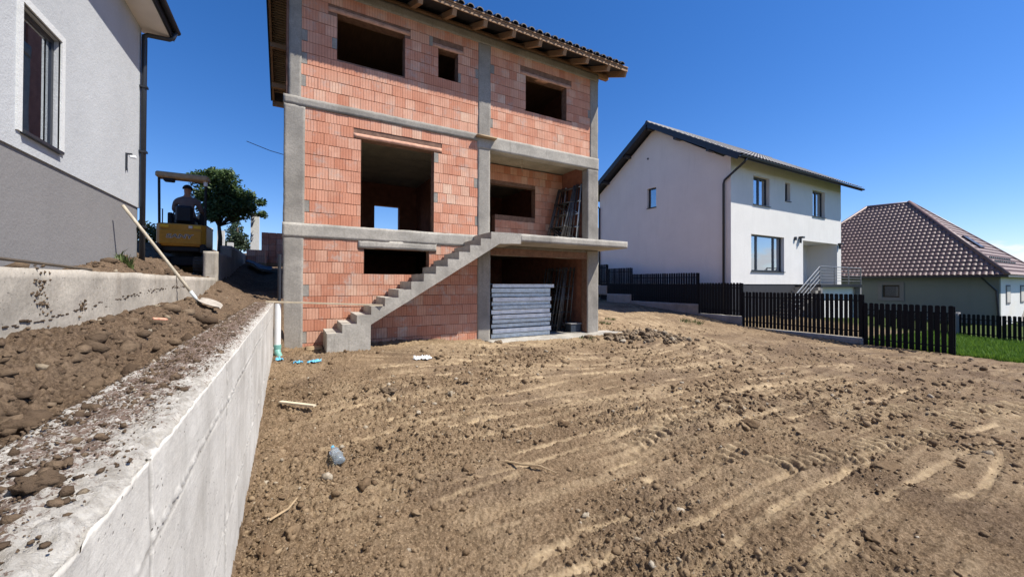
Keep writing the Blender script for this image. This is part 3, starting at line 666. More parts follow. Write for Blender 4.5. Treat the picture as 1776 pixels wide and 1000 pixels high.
# ------------------------------------------------------------------ retaining wall beside the camera
def build_retaining_wall():
    root = thing('retaining_wall', (-.46, 4, E-2.1), 'long cast concrete retaining wall with white crusted, soil strewn top', 'wall')
    Y0, Y1 = -2.2, 9.46
    ys = np.concatenate([np.linspace(Y0, .2, 50)[:-1], .2+(np.linspace(0, 1, 620)**1.55)*(Y1-.2)])
    zb = E-2.15
    ht = .41
    side = np.linspace(0, 1, 130)
    prof = []
    for t_ in side: prof.append((X1R, zb+(E-ht-.012-zb)*t_, 0))
    prof.append((X1R-.006, E-ht-.003, .5))
    for t_ in np.linspace(0, 1, 60)[1:]: prof.append((X1R-.012+(X1L+.012-X1R+.012)*t_, E-ht, 1))
    for t_ in np.linspace(0, 1, 12)[1:]: prof.append((X1L, E-ht+(zb-E+ht)*t_*.5, 0))
    pr = np.array(prof); Yg, K = np.meshgrid(ys, np.arange(len(pr)), indexing='ij')
    X = pr[K,0]; Z = pr[K,1]; T = pr[K,2]; Yf = Yg.copy()
    top = (T > .3); sd = (~top) & (K < 140)
    # crusted top
    cr_ = .010*fbm2(X/.07, Yf/.09, 2, 4, .7) + .014*np.maximum(0, fbm2(X/.09, Yf/.12, 8, 3)) + .010*gn2(X/.016, Yf/.018, 6) + .010*np.maximum(0, gn2(X/.03, Yf/.034, 16))
    Z = Z + np.where(top, cr_ - .02*smooth(.035, 0, np.minimum(X1R-X, X-X1L)), 0)
    # formwork seams with ragged fins on the yard face, and slight bulging between sheets
    seam = np.zeros_like(X)
    for zs, a in ((E-.63, 1), (E-1.30, 1.2)):
        zz = zs + .014*gn2(Yf*1.7, Yf*0+zs, 9) 
        lip = np.exp(-((Z-zz)/.006)**2)*np.clip(.3+1.6*gn2(Yf/.03, Yf*0+zs*5, 4), 0, 1)*.02*a
        groove = -np.exp(-((Z-zz+.012)/.007)**2)*.007
        seam = seam + np.where(sd, lip+groove, 0)
    for yk in (1.25, 2.57, 4.1, 5.6, 7.1):
        seam = seam + np.where(sd, -np.exp(-((Yf-yk-.01*gn2(Z*4, Z*0+yk, 3))/.006)**2)*.008 + np.exp(-((Yf-yk-.014)/.007)**2)*.006*np.clip(.3+2*gn2(Z/.03, Z*0+yk, 14), 0, 1), 0)
    bulge = .007*fbm2(Yf*1.1, Z*1.8, 33, 3) + .0012*gn2(Yf/.5, Z/.012, 34)
    X = X + np.where(sd, seam+bulge, 0) + (.016*gn2(Yf/.07, Yf*0, 35)+.012*np.minimum(0, gn2(Yf/.16, Yf*0, 37)+.15)*2+.007*gn2(Yf/.02, Z/.02, 36))*np.where(top, np.exp(-np.maximum(0, X1R-X)/.03), np.where(sd, np.exp(-np.maximum(0, E-ht-Z)/.022), 0))
    o0 = np.array(ORG[root.name])
    me = grid_mesh('cast_wall', np.stack([X, Yf, Z], -1)-o0, 'wall_near', False)
    dirt = smooth(.02, .16, X1R-X+.06*gn2(Yf/.4, Yf*0, 44)) * .50 * (1-.75*smooth(.26, .34, X1R-X+.05*gn2(Yf/.25, Yf*0, 45))) + .34*smooth(.8, 3.4, Yf) + .05
    dk = np.clip(-(seam)/.007, 0, 1)*.8
    C4 = np.stack([T, np.clip(dirt, 0, 1), dk, np.ones_like(T)], -1).reshape(-1, 4).astype(np.float32)
    ca = me.color_attributes.new('surf', 'FLOAT_COLOR', 'POINT'); ca.data.foreach_set('color', C4.ravel())
    me.flip_normals()
    link(bpy.data.objects.new('cast_wall', me), root, ORG[root.name])
    MB().add([(X1R,Y1,zb),(X1L,Y1,zb),(X1L,Y1,E-ht),(X1R,Y1,E-ht)], [(0,1,2,3)]).build('end_face', 'concrete_pale', root, fix=False)
build_retaining_wall()
def on_wall(n, seed, s0, s1):
    g = np.random.default_rng(seed); y = .35+g.uniform(0, 1, n)**1.4*8.8; x = X1R-.02-np.abs(g.beta(1.7, 1.1, n))*(.32); s = s0*(1-g.uniform(0,1,n)*(1-(s0/s1)**2))**(-.5)
    return x, y, np.full(n, E-.405)+.1*s, s
o = lumps('wall_crumbs', *on_wall(9000, 21, .0018, .016), 'clod_dark', False, 9)
tag(o, 'small crumbs of soil lying on top of the retaining wall', 'soil crumbs', kind='stuff')
def clod_thing(x, y, z, s, m, label, seed, scale=(1.25, 1, .75), rot=0):
    g = np.random.default_rng(seed); v, f = ico1()
    for _ in range(1):
        pass
    # subdivide once more
    import bmesh
    bm = bmesh.new(); bmesh.ops.create_icosphere(bm, subdivisions=4, radius=1)
    V = np.array([p.co[:] for p in bm.verts]); F = np.array([[q_.index for q_ in p.verts] for p in bm.faces]); bm.free()
    d = 1+.8*vn3(V[:,0]*1.6+seed, V[:,1]*1.6, V[:,2]*1.6, seed)+.5*vn3(V[:,0]*4, V[:,1]*4, V[:,2]*4, seed+1)+.22*vn3(V[:,0]*10, V[:,1]*10, V[:,2]*10, seed+2)
    V = V*d[:,None]*np.array(scale)*s
    c, s_ = math.cos(rot), math.sin(rot); V = np.stack([V[:,0]*c-V[:,1]*s_, V[:,0]*s_+V[:,1]*c, V[:,2]], -1)
    me = np_mesh('soil_clod', V, F, m, True); fattr(me, 'rnd', np.full(len(F), .25))
    return tag(link(bpy.data.objects.new('soil_clod', me), None, (x, y, z)), label, 'clod')
clod_thing(-.425, 1.12, E-.392, .024, 'clod_dark', 'fist sized dark earth clod lying on the white crusted wall top', 3, (1.25, .85, .8), .3)
clod_thing(-.98, 1.75, E-.45, .060, 'clod_dark', 'broad pale topped earth boulder among dark clods beside the wall', 5, (1.4, 1, .6), .8)
clod_thing(-.80, 2.05, E-.50, .055, 'clod_dark', 'rounded earth boulder touching the back edge of the wall top', 6, (1.3, 1, .65), .2)
clod_thing(-1.16, 2.35, E-.40, .07, 'clod_dark', 'flat slab like earth boulder close under the lower garden wall', 8, (1.5, .9, .55), 1.2)
for k, (u_, x, y, s, sd) in enumerate([('cracked dark soil lump beside curved crawler marks', 5.35, 1.62, .095, 11), ('split brown soil lump on the trampled yard right of the tracks', 3.75, 1.22, .06, 12), ('brown clod lying in the yard between bottle and twig', 1.47, 3.42, .06, 14), ('pale stone in the dried mud beyond the plank offcut', 1.25, 5.9, .085, 15)]):
    clod_thing(x, y, ground_z(x, y)+s*.25, s, 'clod' if k < 3 else 'clod_grey', u_, sd, (1.5, .9, .5), k*.7)

# ------------------------------------------------------------------ garden wall on the left
def build_garden_wall():
    root = thing('garden_wall', (-1.53, 8, E-1), 'stained low concrete wall stepping up past the excavator, shovel leaning on it', 'wall')
    rough_box('wall_section', X2L, X2R, -1.5, 10.78, E-.9, E+.085, 'concrete_wall2', root, .06, .02, 3)
    rough_box('wall_section', X2L, X2R-.004, 10.78, 13.2, E-.6, E+.68, 'concrete_wall2', root, .06, .008, 4)
    rough_box('wall_section', X2L, X2R-.008, 13.2, 18.5, E-.3, E+1.0, 'concrete_pale', root, .1, .01, 5)
    # ragged seam where two pours meet, and spalled patches
    mb = MB(); g = np.random.default_rng(4)
    for k in range(120):
        y = 2.6+k*.045+g.uniform(-.02,.02); z = E-.27+.205*smooth(2.5, 7.5, np.array([y]))[0]+.012*g.normal(); r_ = g.uniform(.006, .018)
        mb.box(X2R-.004, X2R+r_*.3, y-.02, y+.022, z-r_*.45, z+r_*.35)
    mb.build('pour_seam', 'clod_dark', root, bevel=.003)
    x, y, z, s = [], [], [], []
    for k in range(170):
        c = g.choice(3, p=[.55,.25,.2]); yc, zc, sy_, sz_ = [(3.72,E-.07,.06,.08),(3.05,E-.22,.05,.04),(4.3,E-.19,.03,.03)][c]
        x.append(X2R-.003); y.append(yc+g.normal()*sy_); z.append(zc+g.normal()*sz_); s.append(g.uniform(.004,.014))
    o = lumps('wall_spall', np.array(x), np.array(y), np.array(z), np.array(s), 'clod_dark', False, 31)
    o.parent = root; o.location = -ORG[root.name]; o['kind'] = 'stuff'
build_garden_wall()
rod = MB().tube([(-1.75,3.6,E+.17),(-1.62,4.1,E+.14),(-1.46,4.62,E+.10)], .012, 6).build('stick', 'bark', None, origin=(-1.6,4.1,E+.1)); tag(rod, 'weathered grey stick lying on top of the stained garden wall', 'stick')

# ------------------------------------------------------------------ unfinished brick house
FY = 9.9; HX0, HX1, HYB = -.15, 8.87, 16.4
H = thing('unfinished_house', (4.4, 13, E-1.6), 'unfinished house of bare orange hollow brick with concrete frame and outside staircase', 'house')
# shell: (storey, z0, z1, holes on the facade)
S1, S2, S3 = (-1.62, 1.0), (1.32, 3.93), (4.13, 6.69)
holes1 = [(1.53,3.13,.21,.83), (4.89,8.40,-1.62,.80)]
holes2 = [(1.45,3.25,1.32,3.44), (4.89,8.40,1.32,3.93)]
holes3 = [(.91,2.48,5.19,6.26), (3.35,3.91,5.41,6.18), (6.05,7.56,5.12,6.17)]
def z_(h): return [(a, b, c+E, d+E) for a, b, c, d in h]
for nm, (a, b), hs in (('lower_wall', S1, holes1), ('upper_wall', S3, holes3)):
    holes_wall(MB(), 'y', FY+.014, FY+.26, HX0+.05, HX1-.05, a+E-(.4 if a < 0 else 0), b+E, [(h[0],h[1],h[2]-.5 if h[2] <= -1.6 else h[2],h[3]) for h in [(p,q_,r_+E,s_+E) for p,q_,r_,s_ in hs]]).build(nm, 'mortar', H, fix=True)
holes_wall(MB(), 'y', FY+.014, FY+.26, HX0+.05, 4.7, E+1.32, E+3.93, z_(holes2[:1])).build('middle_wall', 'mortar', H)
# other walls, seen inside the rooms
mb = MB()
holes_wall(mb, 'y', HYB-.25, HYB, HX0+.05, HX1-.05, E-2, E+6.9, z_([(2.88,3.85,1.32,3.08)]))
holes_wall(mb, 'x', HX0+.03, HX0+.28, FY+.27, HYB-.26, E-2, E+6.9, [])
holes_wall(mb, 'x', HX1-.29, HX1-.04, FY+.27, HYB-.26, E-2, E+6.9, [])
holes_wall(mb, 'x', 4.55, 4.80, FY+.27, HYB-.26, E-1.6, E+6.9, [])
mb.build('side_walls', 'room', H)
lg = MB(); holes_wall(lg, 'y', 11.462, 11.70, 4.80, HX1-.3, E+1.3, E+3.9, z_([(5.0,5.83,1.3,3.28),(5.83,7.40,2.26,3.28)])); lg.build('loggia_wall', 'mortar', H)
MB().box(HX0+.3, HX1-.3, FY+.1, HYB-.3, E-1.72, E-1.585).build('floor_slab', 'concrete', H)
for z0, z1 in ((1.10, 1.315), (3.94, 4.12)):
    MB().box(HX0+.28, HX1-.29, FY+.27, HYB-.27, E+z0, E+z1).build('floor_slab', 'slab_soffit', H)
MB().box(HX0+.05, HX1-.05, FY+.3, HYB-.1, E+6.90, E+6.98).build('ceiling_boards', 'wood', H)
# frame
P0 = FY-.014
def col(x0, x1, z0, z1, sd, y0=P0, y1=FY+.28, mm='concrete'): return rough_box('column', x0, x1, y0, y1, E+z0, E+z1, mm, H, .05, .008, sd)
col(HX0, .25, -2.0, 1.02, 41); col(HX0+.004, .265, 1.02, 3.93, 42); col(HX0+.09, .185, 3.93, 6.7, 43)
col(4.50, 4.89, -1.9, 1.10, 44); col(4.50, 4.87, 1.30, 3.90, 45); col(4.505, 4.88, 3.95, 6.7, 46)
col(8.41, HX1, -1.75, 1.08, 47); col(8.42, HX1-.01, 1.30, 3.74, 48); col(8.52, HX1-.02, 3.95, 6.7, 49)
def bm_(x0, x1, z0, z1, sd, y0=P0-.006, name='beam', mm='concrete', y1=FY+.27): return rough_box(name, x0, x1, y0, y1, E+z0, E+z1, mm, H, .06, .008, sd)
bm_(HX0-.01, 4.6, 1.0, 1.32, 51, mm='concrete_pale'); bm_(1.40, 3.32, .83, 1.02, 52, P0-.0045, 'lintel', 'concrete_pale')
bm_(HX0-.01, 4.52, 3.93, 4.13, 53); bm_(4.48, HX1+.005, 3.74, 4.13, 54, mm='concrete_pale')
bm_(HX0, HX1, 6.68, 6.92, 55); bm_(4.86, 8.44, .80, 1.09, 56, FY+.05)
rough_box('wall_plate', HX0-.3, HX1+.3, FY+.02, FY+.18, E+6.92, E+7.06, 'wood', H, .3, .004, 57)
# ceramic lintels over the openings
for x0, x1, z0 in ((1.28, 3.46, 3.445), (.72, 2.62, 6.262), (3.2, 4.06, 6.182), (5.86, 7.75, 6.172)):
    rough_box('lintel', x0, x1, FY+.002, FY+.2, E+z0, E+z0+.105, 'lintel', H, .09, .008, 60)
rough_box('plank', 4.42, 5.02, FY-.16, FY-.03, E+4.03, E+4.075, 'wood_x', H, .2, .003, 61)
# hollow bricks, laid one by one
BL, BH, J = .25, .25, .003
bricks = []
def lay(x0, x1, z0, z1, holes, y=FY, n=None, face='y', matn='brick', stag=0):
    nrow = int(round((z1-z0)/BH)) if n is None else n; bh = (z1-z0)/nrow
    for r_ in range(nrow):
        za, zb = z0+r_*bh, z0+(r_+1)*bh
        iv = [(x0, x1)]
        for h in holes:
            if h[2] < zb-.06 and h[3] > za+.06:
                nv = []
                for a, b in iv:
                    if h[1] <= a or h[0] >= b: nv.append((a, b)); continue
                    if h[0] > a: nv.append((a, h[0]))
                    if h[1] < b: nv.append((h[1], b))
                iv = nv
        for a, b in iv:
            x = a; first = True
            while x < b-.02:
                L = BL*(random.uniform(.3, .7) if first and r_ % 2 else random.uniform(.97, 1.03)) ; first = False
                if b-(x+L) < .07: L = b-x
                zt, zz = zb, za
                for h in holes:
                    if h[0] < x+L-.02 and h[1] > x+.02:
                        if zz < h[3] < zt and h[2] < zz+.1: zz = h[3]
                        if zz < h[2] < zt and h[3] > zt-.1: zt = h[2]
                if zt-zz > .05: bricks.append((x+J/2, x+L-J/2, y, zz+random.uniform(.003, .009), zt-random.uniform(.003, .009), face, 'concrete' if L < .13 and random.random() < .45 else matn))
                x += L
CX = [(HX0, .25, .265), (4.5, 4.89, 0), (8.41, HX1, 0)]
hb = [(4.50,8.9,-9,9)]
lay(.24, 4.51, E-1.62, E+1.0, z_([*holes1, (1.40,3.32,.83,1.01)]), matn='brick_low', n=10)
lay(.255, 4.51, E+1.32, E+3.93, z_([holes2[0], (1.28,3.46,3.445,3.56)]), n=10)
lz = [*holes3, (.72,2.62,6.262,6.377), (3.2,4.06,6.182,6.297), (5.86,7.75,6.172,6.287)]
lay(.175, 4.515, E+4.13, E+6.69, z_(lz), n=10); lay(4.87, 8.53, E+4.13, E+6.69, z_(lz), n=10)
lay(4.82, 8.56, E+1.32, E+3.9, z_([(5.0,5.83,1.3,3.28),(5.83,7.40,2.26,3.28)]), y=11.448, n=10)
bm_unit = {}
def brick_mesh(matn):
    if matn in bm_unit: return bm_unit[matn]
    import bmesh
    b = bmesh.new(); bmesh.ops.create_cube(b, size=1); bmesh.ops.scale(b, vec=(.245, .1, .239), verts=b.verts); bmesh.ops.bevel(b, geom=list(b.edges), offset=.003, segments=1, affect='EDGES')
    me = bpy.data.meshes.new('brick'); b.to_mesh(me); b.free(); me.materials.append(M[matn]); bm_unit[matn] = me; return me
def size_(b): return b[1]-b[0]
bricks.sort(key=lambda b: ((b[0]+b[1])/2)**2 + b[2]**2 + (((b[3]+b[4])/2)-E)**2 - (3 if size_(b) > .2 else 0) + (60 if b[5] != 'y' or b[2] > 10 else 0))
rest = {}
for k, b in enumerate(bricks):
    x0, x1, y, z0, z1, fc, mn = b; pr = random.uniform(-.003, .003)
    if k < 290:
        o = bpy.data.objects.new('brick', brick_mesh(mn)); c = ((x0+x1)/2, y+.05-pr, (z0+z1)/2)
        link(o, H, c); o.scale = ((x1-x0)/.245, 1, (z1-z0)/.239); o.rotation_euler = (0, random.uniform(-.006, .006), random.uniform(-.008, .008))
    else: rest.setdefault(mn, MB()).box(x0, x1, y-pr, y+.09, z0, z1, random.random())
for mn, mb in rest.items(): tag(mb.build('brickwork', mn, H, rnd=True, fix=False), kind='stuff')
# staircase
YS = 8.8
nst = 14; rise = .1795; run = .2863; SX0, SZ0 = .66, E-1.045
pp = [(SX0, E-1.9)]
for k in range(nst): pp += [(SX0+k*run, SZ0+rise*(k-1) if k else E-1.55), (SX0+k*run, min(SZ0+rise*k, E+1.297))]
pp += [(5.25, E+1.297), (5.25, E+1.03), (4.62, E+1.0), (1.51, E-.90), (1.51, E-1.9)]
def fine_prism(name, poly, y0, y1, m, parent, res=.08, amp=.012, seed=0):
    # triangulated caps plus gridded sides; noise moves every vertex consistently
    P = []
    n = len(poly)
    for i in range(n):
        a = np.array(poly[i]); b = np.array(poly[(i+1)%n]); L = np.linalg.norm(b-a); k = max(1, int(round(L/res)))
        for j in range(k): P.append(a+(b-a)*j/k)
    P = np.array(P); m_ = len(P); ny = max(1, int(round((y1-y0)/res))); V = []; F = []
    for j in range(ny+1):
        for p in P: V.append((p[0], y0+(y1-y0)*j/ny, p[1]))
    for j in range(ny):
        for i in range(m_): F.append((j*m_+i, j*m_+(i+1)%m_, (j+1)*m_+(i+1)%m_, (j+1)*m_+i))
    F.append(tuple(range(m_))); F.append(tuple(ny*m_+i for i in reversed(range(m_))))
    V = np.array(V); X, Y, Z = V.T
    D = np.stack([vn3(X*4, Y*4, Z*4, seed+q_)*amp + vn3(X*15, Y*15, Z*15, seed+5+q_)*amp*.9 for q_ in range(3)], -1)
    V = V+D
    import bmesh
    me = np_mesh(name, V-np.array(ORG[parent.name]), [tuple(f) for f in F], m)
    b = bmesh.new(); b.from_mesh(me); bmesh.ops.recalc_face_normals(b, faces=b.faces); bmesh.ops.triangulate(b, faces=[f for f in b.faces if len(f.verts) > 4]); b.to_mesh(me); b.free()
    return link(bpy.data.objects.new(name, me), parent, ORG[parent.name])
ST = fine_prism('staircase', pp, YS, FY-.03, 'concrete_pale', H, .07, .007, 70)
rough_box('terrace_slab', 5.24, 9.10, YS+.01, FY+.45, E+1.09, E+1.295, 'concrete_pale', H, .06, .007, 71)
rough_box('loggia_floor', 4.86, 8.45, FY+.2, 11.5, E+1.12, E+1.285, 'concrete_pale', H, .2, .006, 72)
rough_box('column_pad', 8.35, 8.98, FY-.14, FY+.02, E+1.29, E+1.345, 'trim_white', H, .06, .016, 73)
rough_box('apron', 4.75, 9.75, 9.28, 10.3, E-1.86, E-1.60, 'concrete_pale', H, .07, .035, 74)

# roof
RO = MB()
RX0, RX1 = HX0-.50, HX1+.52; EY, EZ = FY-.80, E+6.70; RID_Y = 13.15; SL = math.tan(R(24)); BY = 2*RID_Y-EY
RZ = EZ+(RID_Y-EY)*SL
RO.add([(RX0,EY,EZ+.11),(RX1,EY,EZ+.11),(RX1,RID_Y,RZ+.11),(RX0,RID_Y,RZ+.11),(RX0,EY,EZ+.135),(RX1,EY,EZ+.135),(RX1,RID_Y,RZ+.135),(RX0,RID_Y,RZ+.135)], [(0,3,2,1),(4,5,6,7),(0,1,5,4),(1,2,6,5),(2,3,7,6),(3,0,4,7)])
RO.add([(RX0,BY,EZ+.11),(RX1,BY,EZ+.11),(RX1,RID_Y,RZ+.111),(RX0,RID_Y,RZ+.111),(RX0,BY,EZ+.135),(RX1,BY,EZ+.135),(RX1,RID_Y,RZ+.134),(RX0,RID_Y,RZ+.134)], [(0,3,2,1),(4,5,6,7),(0,1,5,4),(1,2,6,5),(2,3,7,6),(3,0,4,7)])
roof = RO.build('roof', 'membrane', H)
def sub(mb, name, m, par=roof, **kw): return mb.build(name, m, par, **kw)
nR = 11
for k in range(nR):
    x = HX0+.25+k*(HX1-HX0-.5)/(nR-1)
    sub(MB().beam((x, EY+.04, EZ+.02), (x, RID_Y, EZ+.02+(RID_Y-EY-.04)*SL), .11, .15), 'rafter', 'wood')
for x in (RX0+.06, RX1-.06):
    sub(MB().beam((x, EY+.02, EZ+.015), (x, RID_Y, EZ+.015+(RID_Y-EY)*SL), .06, .18), 'verge_board', 'wood')
    sub(MB().beam((x, BY-.02, EZ+.015), (x, RID_Y, EZ+.015+(RID_Y-EY)*SL), .06, .18), 'verge_board', 'wood')
for y, z in ((EY-.01, EZ+.165), (EY-.03, EZ+.205)): sub(MB().box(RX0, RX1, y, y+.05, z, z+.03), 'eave_batten', 'wood')
sub(MB().box(RX0, RX1, EY-.005, EY+.02, EZ+.095, EZ+.155), 'fascia', 'wood')
for y, z in ((FY+.1, E+6.99), (BY-.95, E+7.0), (BY-.12, EZ-.02), (14.8, RZ-(14.8-RID_Y)*SL-.10)):
    sub(MB().box(RX0+.03, RX1-.03, y-.07, y+.07, z-.09, z+.07), 'purlin', 'wood')
mb = MB()
for k in range(46):                                          # boarding under the verge on the rear slope
    y = RID_Y+.03+k*.078; z = RZ-(y-RID_Y)*SL+.06; mb.box(RX0+.1, HX0+.12, y, y+.066, z-.014, z+.014)
tag(sub(mb, 'soffit_boards', 'wood_grey'), kind='stuff')
sub(MB().add([(RX0-.03,EY,EZ+.10),(RX0-.03,RID_Y,RZ+.10),(RX0-.03,BY,EZ+.10),(RX0-.03,BY,EZ+.27),(RX0-.03,RID_Y,RZ+.27),(RX0-.03,EY,EZ+.27),
    (RX0,EY,EZ+.10),(RX0,RID_Y,RZ+.10),(RX0,BY,EZ+.10),(RX0,BY,EZ+.27),(RX0,RID_Y,RZ+.27),(RX0,EY,EZ+.27)], [(0,1,4,5),(1,2,3,4),(7,6,11,10),(8,7,10,9),(0,6,7,1),(1,7,8,2),(5,4,10,11),(4,3,9,10),(2,8,9,3),(0,5,11,6)]), 'verge_flashing', 'anthracite')
def tile_sheet(p0, ux, vy, nrm, L, S, per, row, inside=None, amp=.035, step=.025, q1=8, q2=4):
    """pressed tile sheet: waves along the eave, a step every course"""
    nu = int(L/per*q1); V = []; 
    us = np.linspace(0, L, nu+1); rows = int(math.ceil(S/row))
    vs = []; off = []
    for r_ in range(rows):
        for j in range(q2+1): vs.append(min(S, r_*row+row*j/q2+(0 if j else .002))); off.append(step*(1-j/q2))
    vs = np.array(vs); off = np.array(off)
    U, Vv = np.meshgrid(us, vs, indexing='ij'); O = np.broadcast_to(off, U.shape)
    wv = amp*(np.abs(np.sin(np.pi*U/per))**.8)+O
    p0, ux, vy, nrm = map(np.array, (p0, ux, vy, nrm))
    P = p0+U[...,None]*ux+Vv[...,None]*vy+wv[...,None]*nrm
    idx = np.arange(U.size).reshape(U.shape); F = np.stack([idx[:-1,:-1], idx[1:,:-1], idx[1:,1:], idx[:-1,1:]], -1).reshape(-1,4)
    if inside is not None:
        cu = (U[:-1,:-1]+U[1:,1:])/2; cv = (Vv[:-1,:-1]+Vv[1:,1:])/2; F = F[inside(cu, cv).ravel()]
    return P.reshape(-1,3), F
def sheet(name, m, parent, *a, **kw):
    V, F = tile_sheet(*a, **kw); me = np_mesh(name, V-np.array(ORG[parent.name]), F, m, True)
    return link(bpy.data.objects.new(name, me), parent, ORG[parent.name])
cs = math.cos(R(24)); sn = math.sin(R(24))
sheet('tile_courses', 'tile_eave', roof, (RX0, EY+.30, EZ+.21+.30*SL), (1,0,0), (0,cs,sn), (0,-sn,cs), RX1-RX0, (RID_Y-EY-.3)/cs, .26, .38, amp=.05)
sheet('tile_courses', 'tile_eave', roof, (RX0, BY, EZ+.21), (1,0,0), (0,-cs,sn), (0,sn,cs), RX1-RX0, (RID_Y-EY)/cs, .26, .38, amp=.05)
# eave course: single barrel tiles
tm = MB()
for j in range(2):
    for i in range(9):
        t_ = math.pi*i/8; tm.V.append((-.095*math.cos(t_), -.05+j*.42*cs, .085*math.sin(t_)+j*.42*sn)); 
for i in range(9):
    t_ = math.pi*(8-i)/8; tm.V.append((-.075*math.cos(t_), -.05, .062*math.sin(t_)))
tm.F = [(i, i+1, i+10, i+9) for i in range(8)] + [tuple(list(range(9))+list(range(18, 27)))]
tm.A = [0]*9
tme = np_mesh('tile', tm.V, tm.F, 'tile_eave')
nT = int((RX1-RX0)/.26)
for k in range(nT):
    o = bpy.data.objects.new('tile', tme); link(o, roof, (RX0+.13+k*.26, EY-.03, EZ+.235)); o.rotation_euler = (random.uniform(-.03,.03), 0, random.uniform(-.03,.03))

# loose things about the house
def ground_at(x, y, dz=0): return (x, y, ground_z(x, y)+dz)
ordn = ['lowest', 'second', 'third', 'fourth', 'fifth', 'sixth', 'seventh', 'eighth', 'ninth', 'tenth', 'eleventh', 'twelfth', 'thirteenth']
z = E-1.575; npan = 12
for k in range(npan):
    h = random.choice((.105, .118, .13)); dx = random.uniform(-.03, .03); dy = random.uniform(-.03, .03); x0, x1, y0, y1 = 5.02+dx, 7.05+dx, 10.02+dy, 10.92+dy
    if k == npan-1: x0, x1 = 5.05, 7.2
    t = thing('formwork_panel', ((x0+x1)/2, (y0+y1)/2, z), ('galvanised steel formwork panel, longer one topping the stack under the terrace' if k == npan-1 else 'galvanised ribbed steel formwork panel, %s up from the floor in its stack' % ordn[k] if k else 'galvanised ribbed steel formwork panel, lowest of the stack, lying on the floor'), 'steel panel', 'steel formwork panels stacked in the open lower storey')
    MB().box(x0+.012, x1-.012, y0+.02, y1-.02, z+h-.018, z+h-.010).build('face_sheet', 'steel', t)
    f = MB()
    for za in (z+.002, z+h-.03): f.box(x0, x1, y0, y0+.022, za, za+.028)
    f.box(x0+.001, x1-.001, y0+.008, y0+.014, z+.03, z+h-.03)
    f.build('front_rail', 'steel_pale' if k in (1, 4, 5, 8, 11) else 'steel', t, bevel=.003)
    MB().box(x0, x1, y1-.02, y1, z+.002, z+h-.004).build('rear_rail', 'steel', t)
    for e in range(7):
        xx = x0+.001+(x1-x0-.03)*e/6
        MB().box(xx, xx+.028, y0+.024, y1-.022, z+.004, z+h-.02).build('rib', 'steel_dark' if e in (0, 6) else 'steel', t)
    z += h+random.choice((.008, .016, .026))
MB().box(4.95, 5.05, 10.0, 10.95, E-1.58, E-.05) if False else None
def scaffold_frame(x, y, z, lean, yaw, label, group, Hh=2.0, W=.75, m='steel_dark'):
    t = thing('scaffold_frame', (x, y, z), label, 'scaffold frame', group)
    R_ = Matrix.Rotation(yaw, 3, 'Z') @ Matrix.Rotation(lean, 3, 'Y')
    P = lambda a, b, c: tuple(Vector((x, y, z)) + R_ @ Vector((a, b, c)))
    for s in (-1, 1): MB().tube([P(0, s*W/2, 0), P(0, s*W/2, Hh)], .022, 6).build('upright', m, t, smooth=True)
    for c in (.18, .62, 1.06, 1.5, Hh-.08): MB().tube([P(0, -W/2, c), P(0, W/2, c)], .016, 6).build('rung', m, t, smooth=True)
    for c in (.18, 1.06): MB().tube([P(0, -W/2, c), P(0, W/2, c+.44)], .012, 6).build('brace', m, t, smooth=True)
    for s in (-1, 1):
        for c in (.62, 1.5): MB().tube([P(-.03, s*(W/2-.0), c), P(.03, s*(W/2-.0), c)], .033, 6).build('coupler', m, t)
    return t
for k in range(12):
    scaffold_frame(7.55+.07*k, 10.72+random.uniform(-.1,.1), E+1.285, .32-.021*k, random.uniform(-.06,.06)+.10, 'tubular steel scaffold frame leaning inside the open loggia above the terrace', 'scaffold frames in the loggia', 2.05+.05*random.random(), .72, 'steel' if k in (6, 9) else 'steel_dark')
for k in range(11):
    scaffold_frame(7.45+.075*k, 10.95+random.uniform(-.12,.12), E-1.585, .20-.010*k, random.uniform(-.05,.05)+.08, 'tubular scaffold frame leaning in the dark lower storey beside steel panels', 'scaffold frames in the lower storey', 2.15, .72)
bx = thing('toolbox', (8.12, 10.25, E-1.585), 'low dark blue grey box on the floor beside leaning scaffold frames', 'box')
MB().box(7.92, 8.34, 10.12, 10.4, E-1.583, E-1.33).build('body', 'tarp', bx, bevel=.01); MB().box(7.90, 8.36, 10.10, 10.42, E-1.329, E-1.29).build('lid', 'plaster_grey', bx, bevel=.008)
cp = MB()
o = rough_box('cement_bag', 5.62, 5.78, FY-.35, FY-.25, E+1.30, E+1.38, 'white_plastic', None, .03, .02, 80); tag(o, 'small crumpled white bag on the terrace edge', 'bag')
cbl = MB().tube([(6.35,10.6,E+3.94),(6.35,10.6,E+3.8),(6.33,10.6,E+3.66),(6.36,10.6,E+3.52)], .010, 6).build('cable', 'wood_pale', None, origin=(6.35,10.6,E+3.7)); tag(cbl, 'short pale cable end hanging from the loggia ceiling', 'cable')
o = MB().tube([(HX0-.02,12.6,E+3.55),(-.5,12.65,E+3.62),(-1.05,12.7,E+3.80)], .009, 5).build('rebar', 'rust', None, origin=(-.15,12.6,E+3.5)); tag(o, 'thin bent steel bar sticking out from the brick house against the sky', 'rebar')
o = MB().beam((-.42, 9.30, E-.385), (1.75, YS-.02, E-.485), .05, .03).build('lath', 'wood_pale', None, origin=(.6, 9, E-.43)); tag(o, 'long pale wooden lath laid from the retaining wall end to the stairs', 'lath')
o = rough_box('board', .30, .62, 9.35, 9.75, ground_z(.45, 9.5)-.02, ground_z(.45, 9.5)+.03, 'wood_grey', None, .1, .006, 81); tag(o, 'short grey board on the ground beside the lowest stair', 'board')
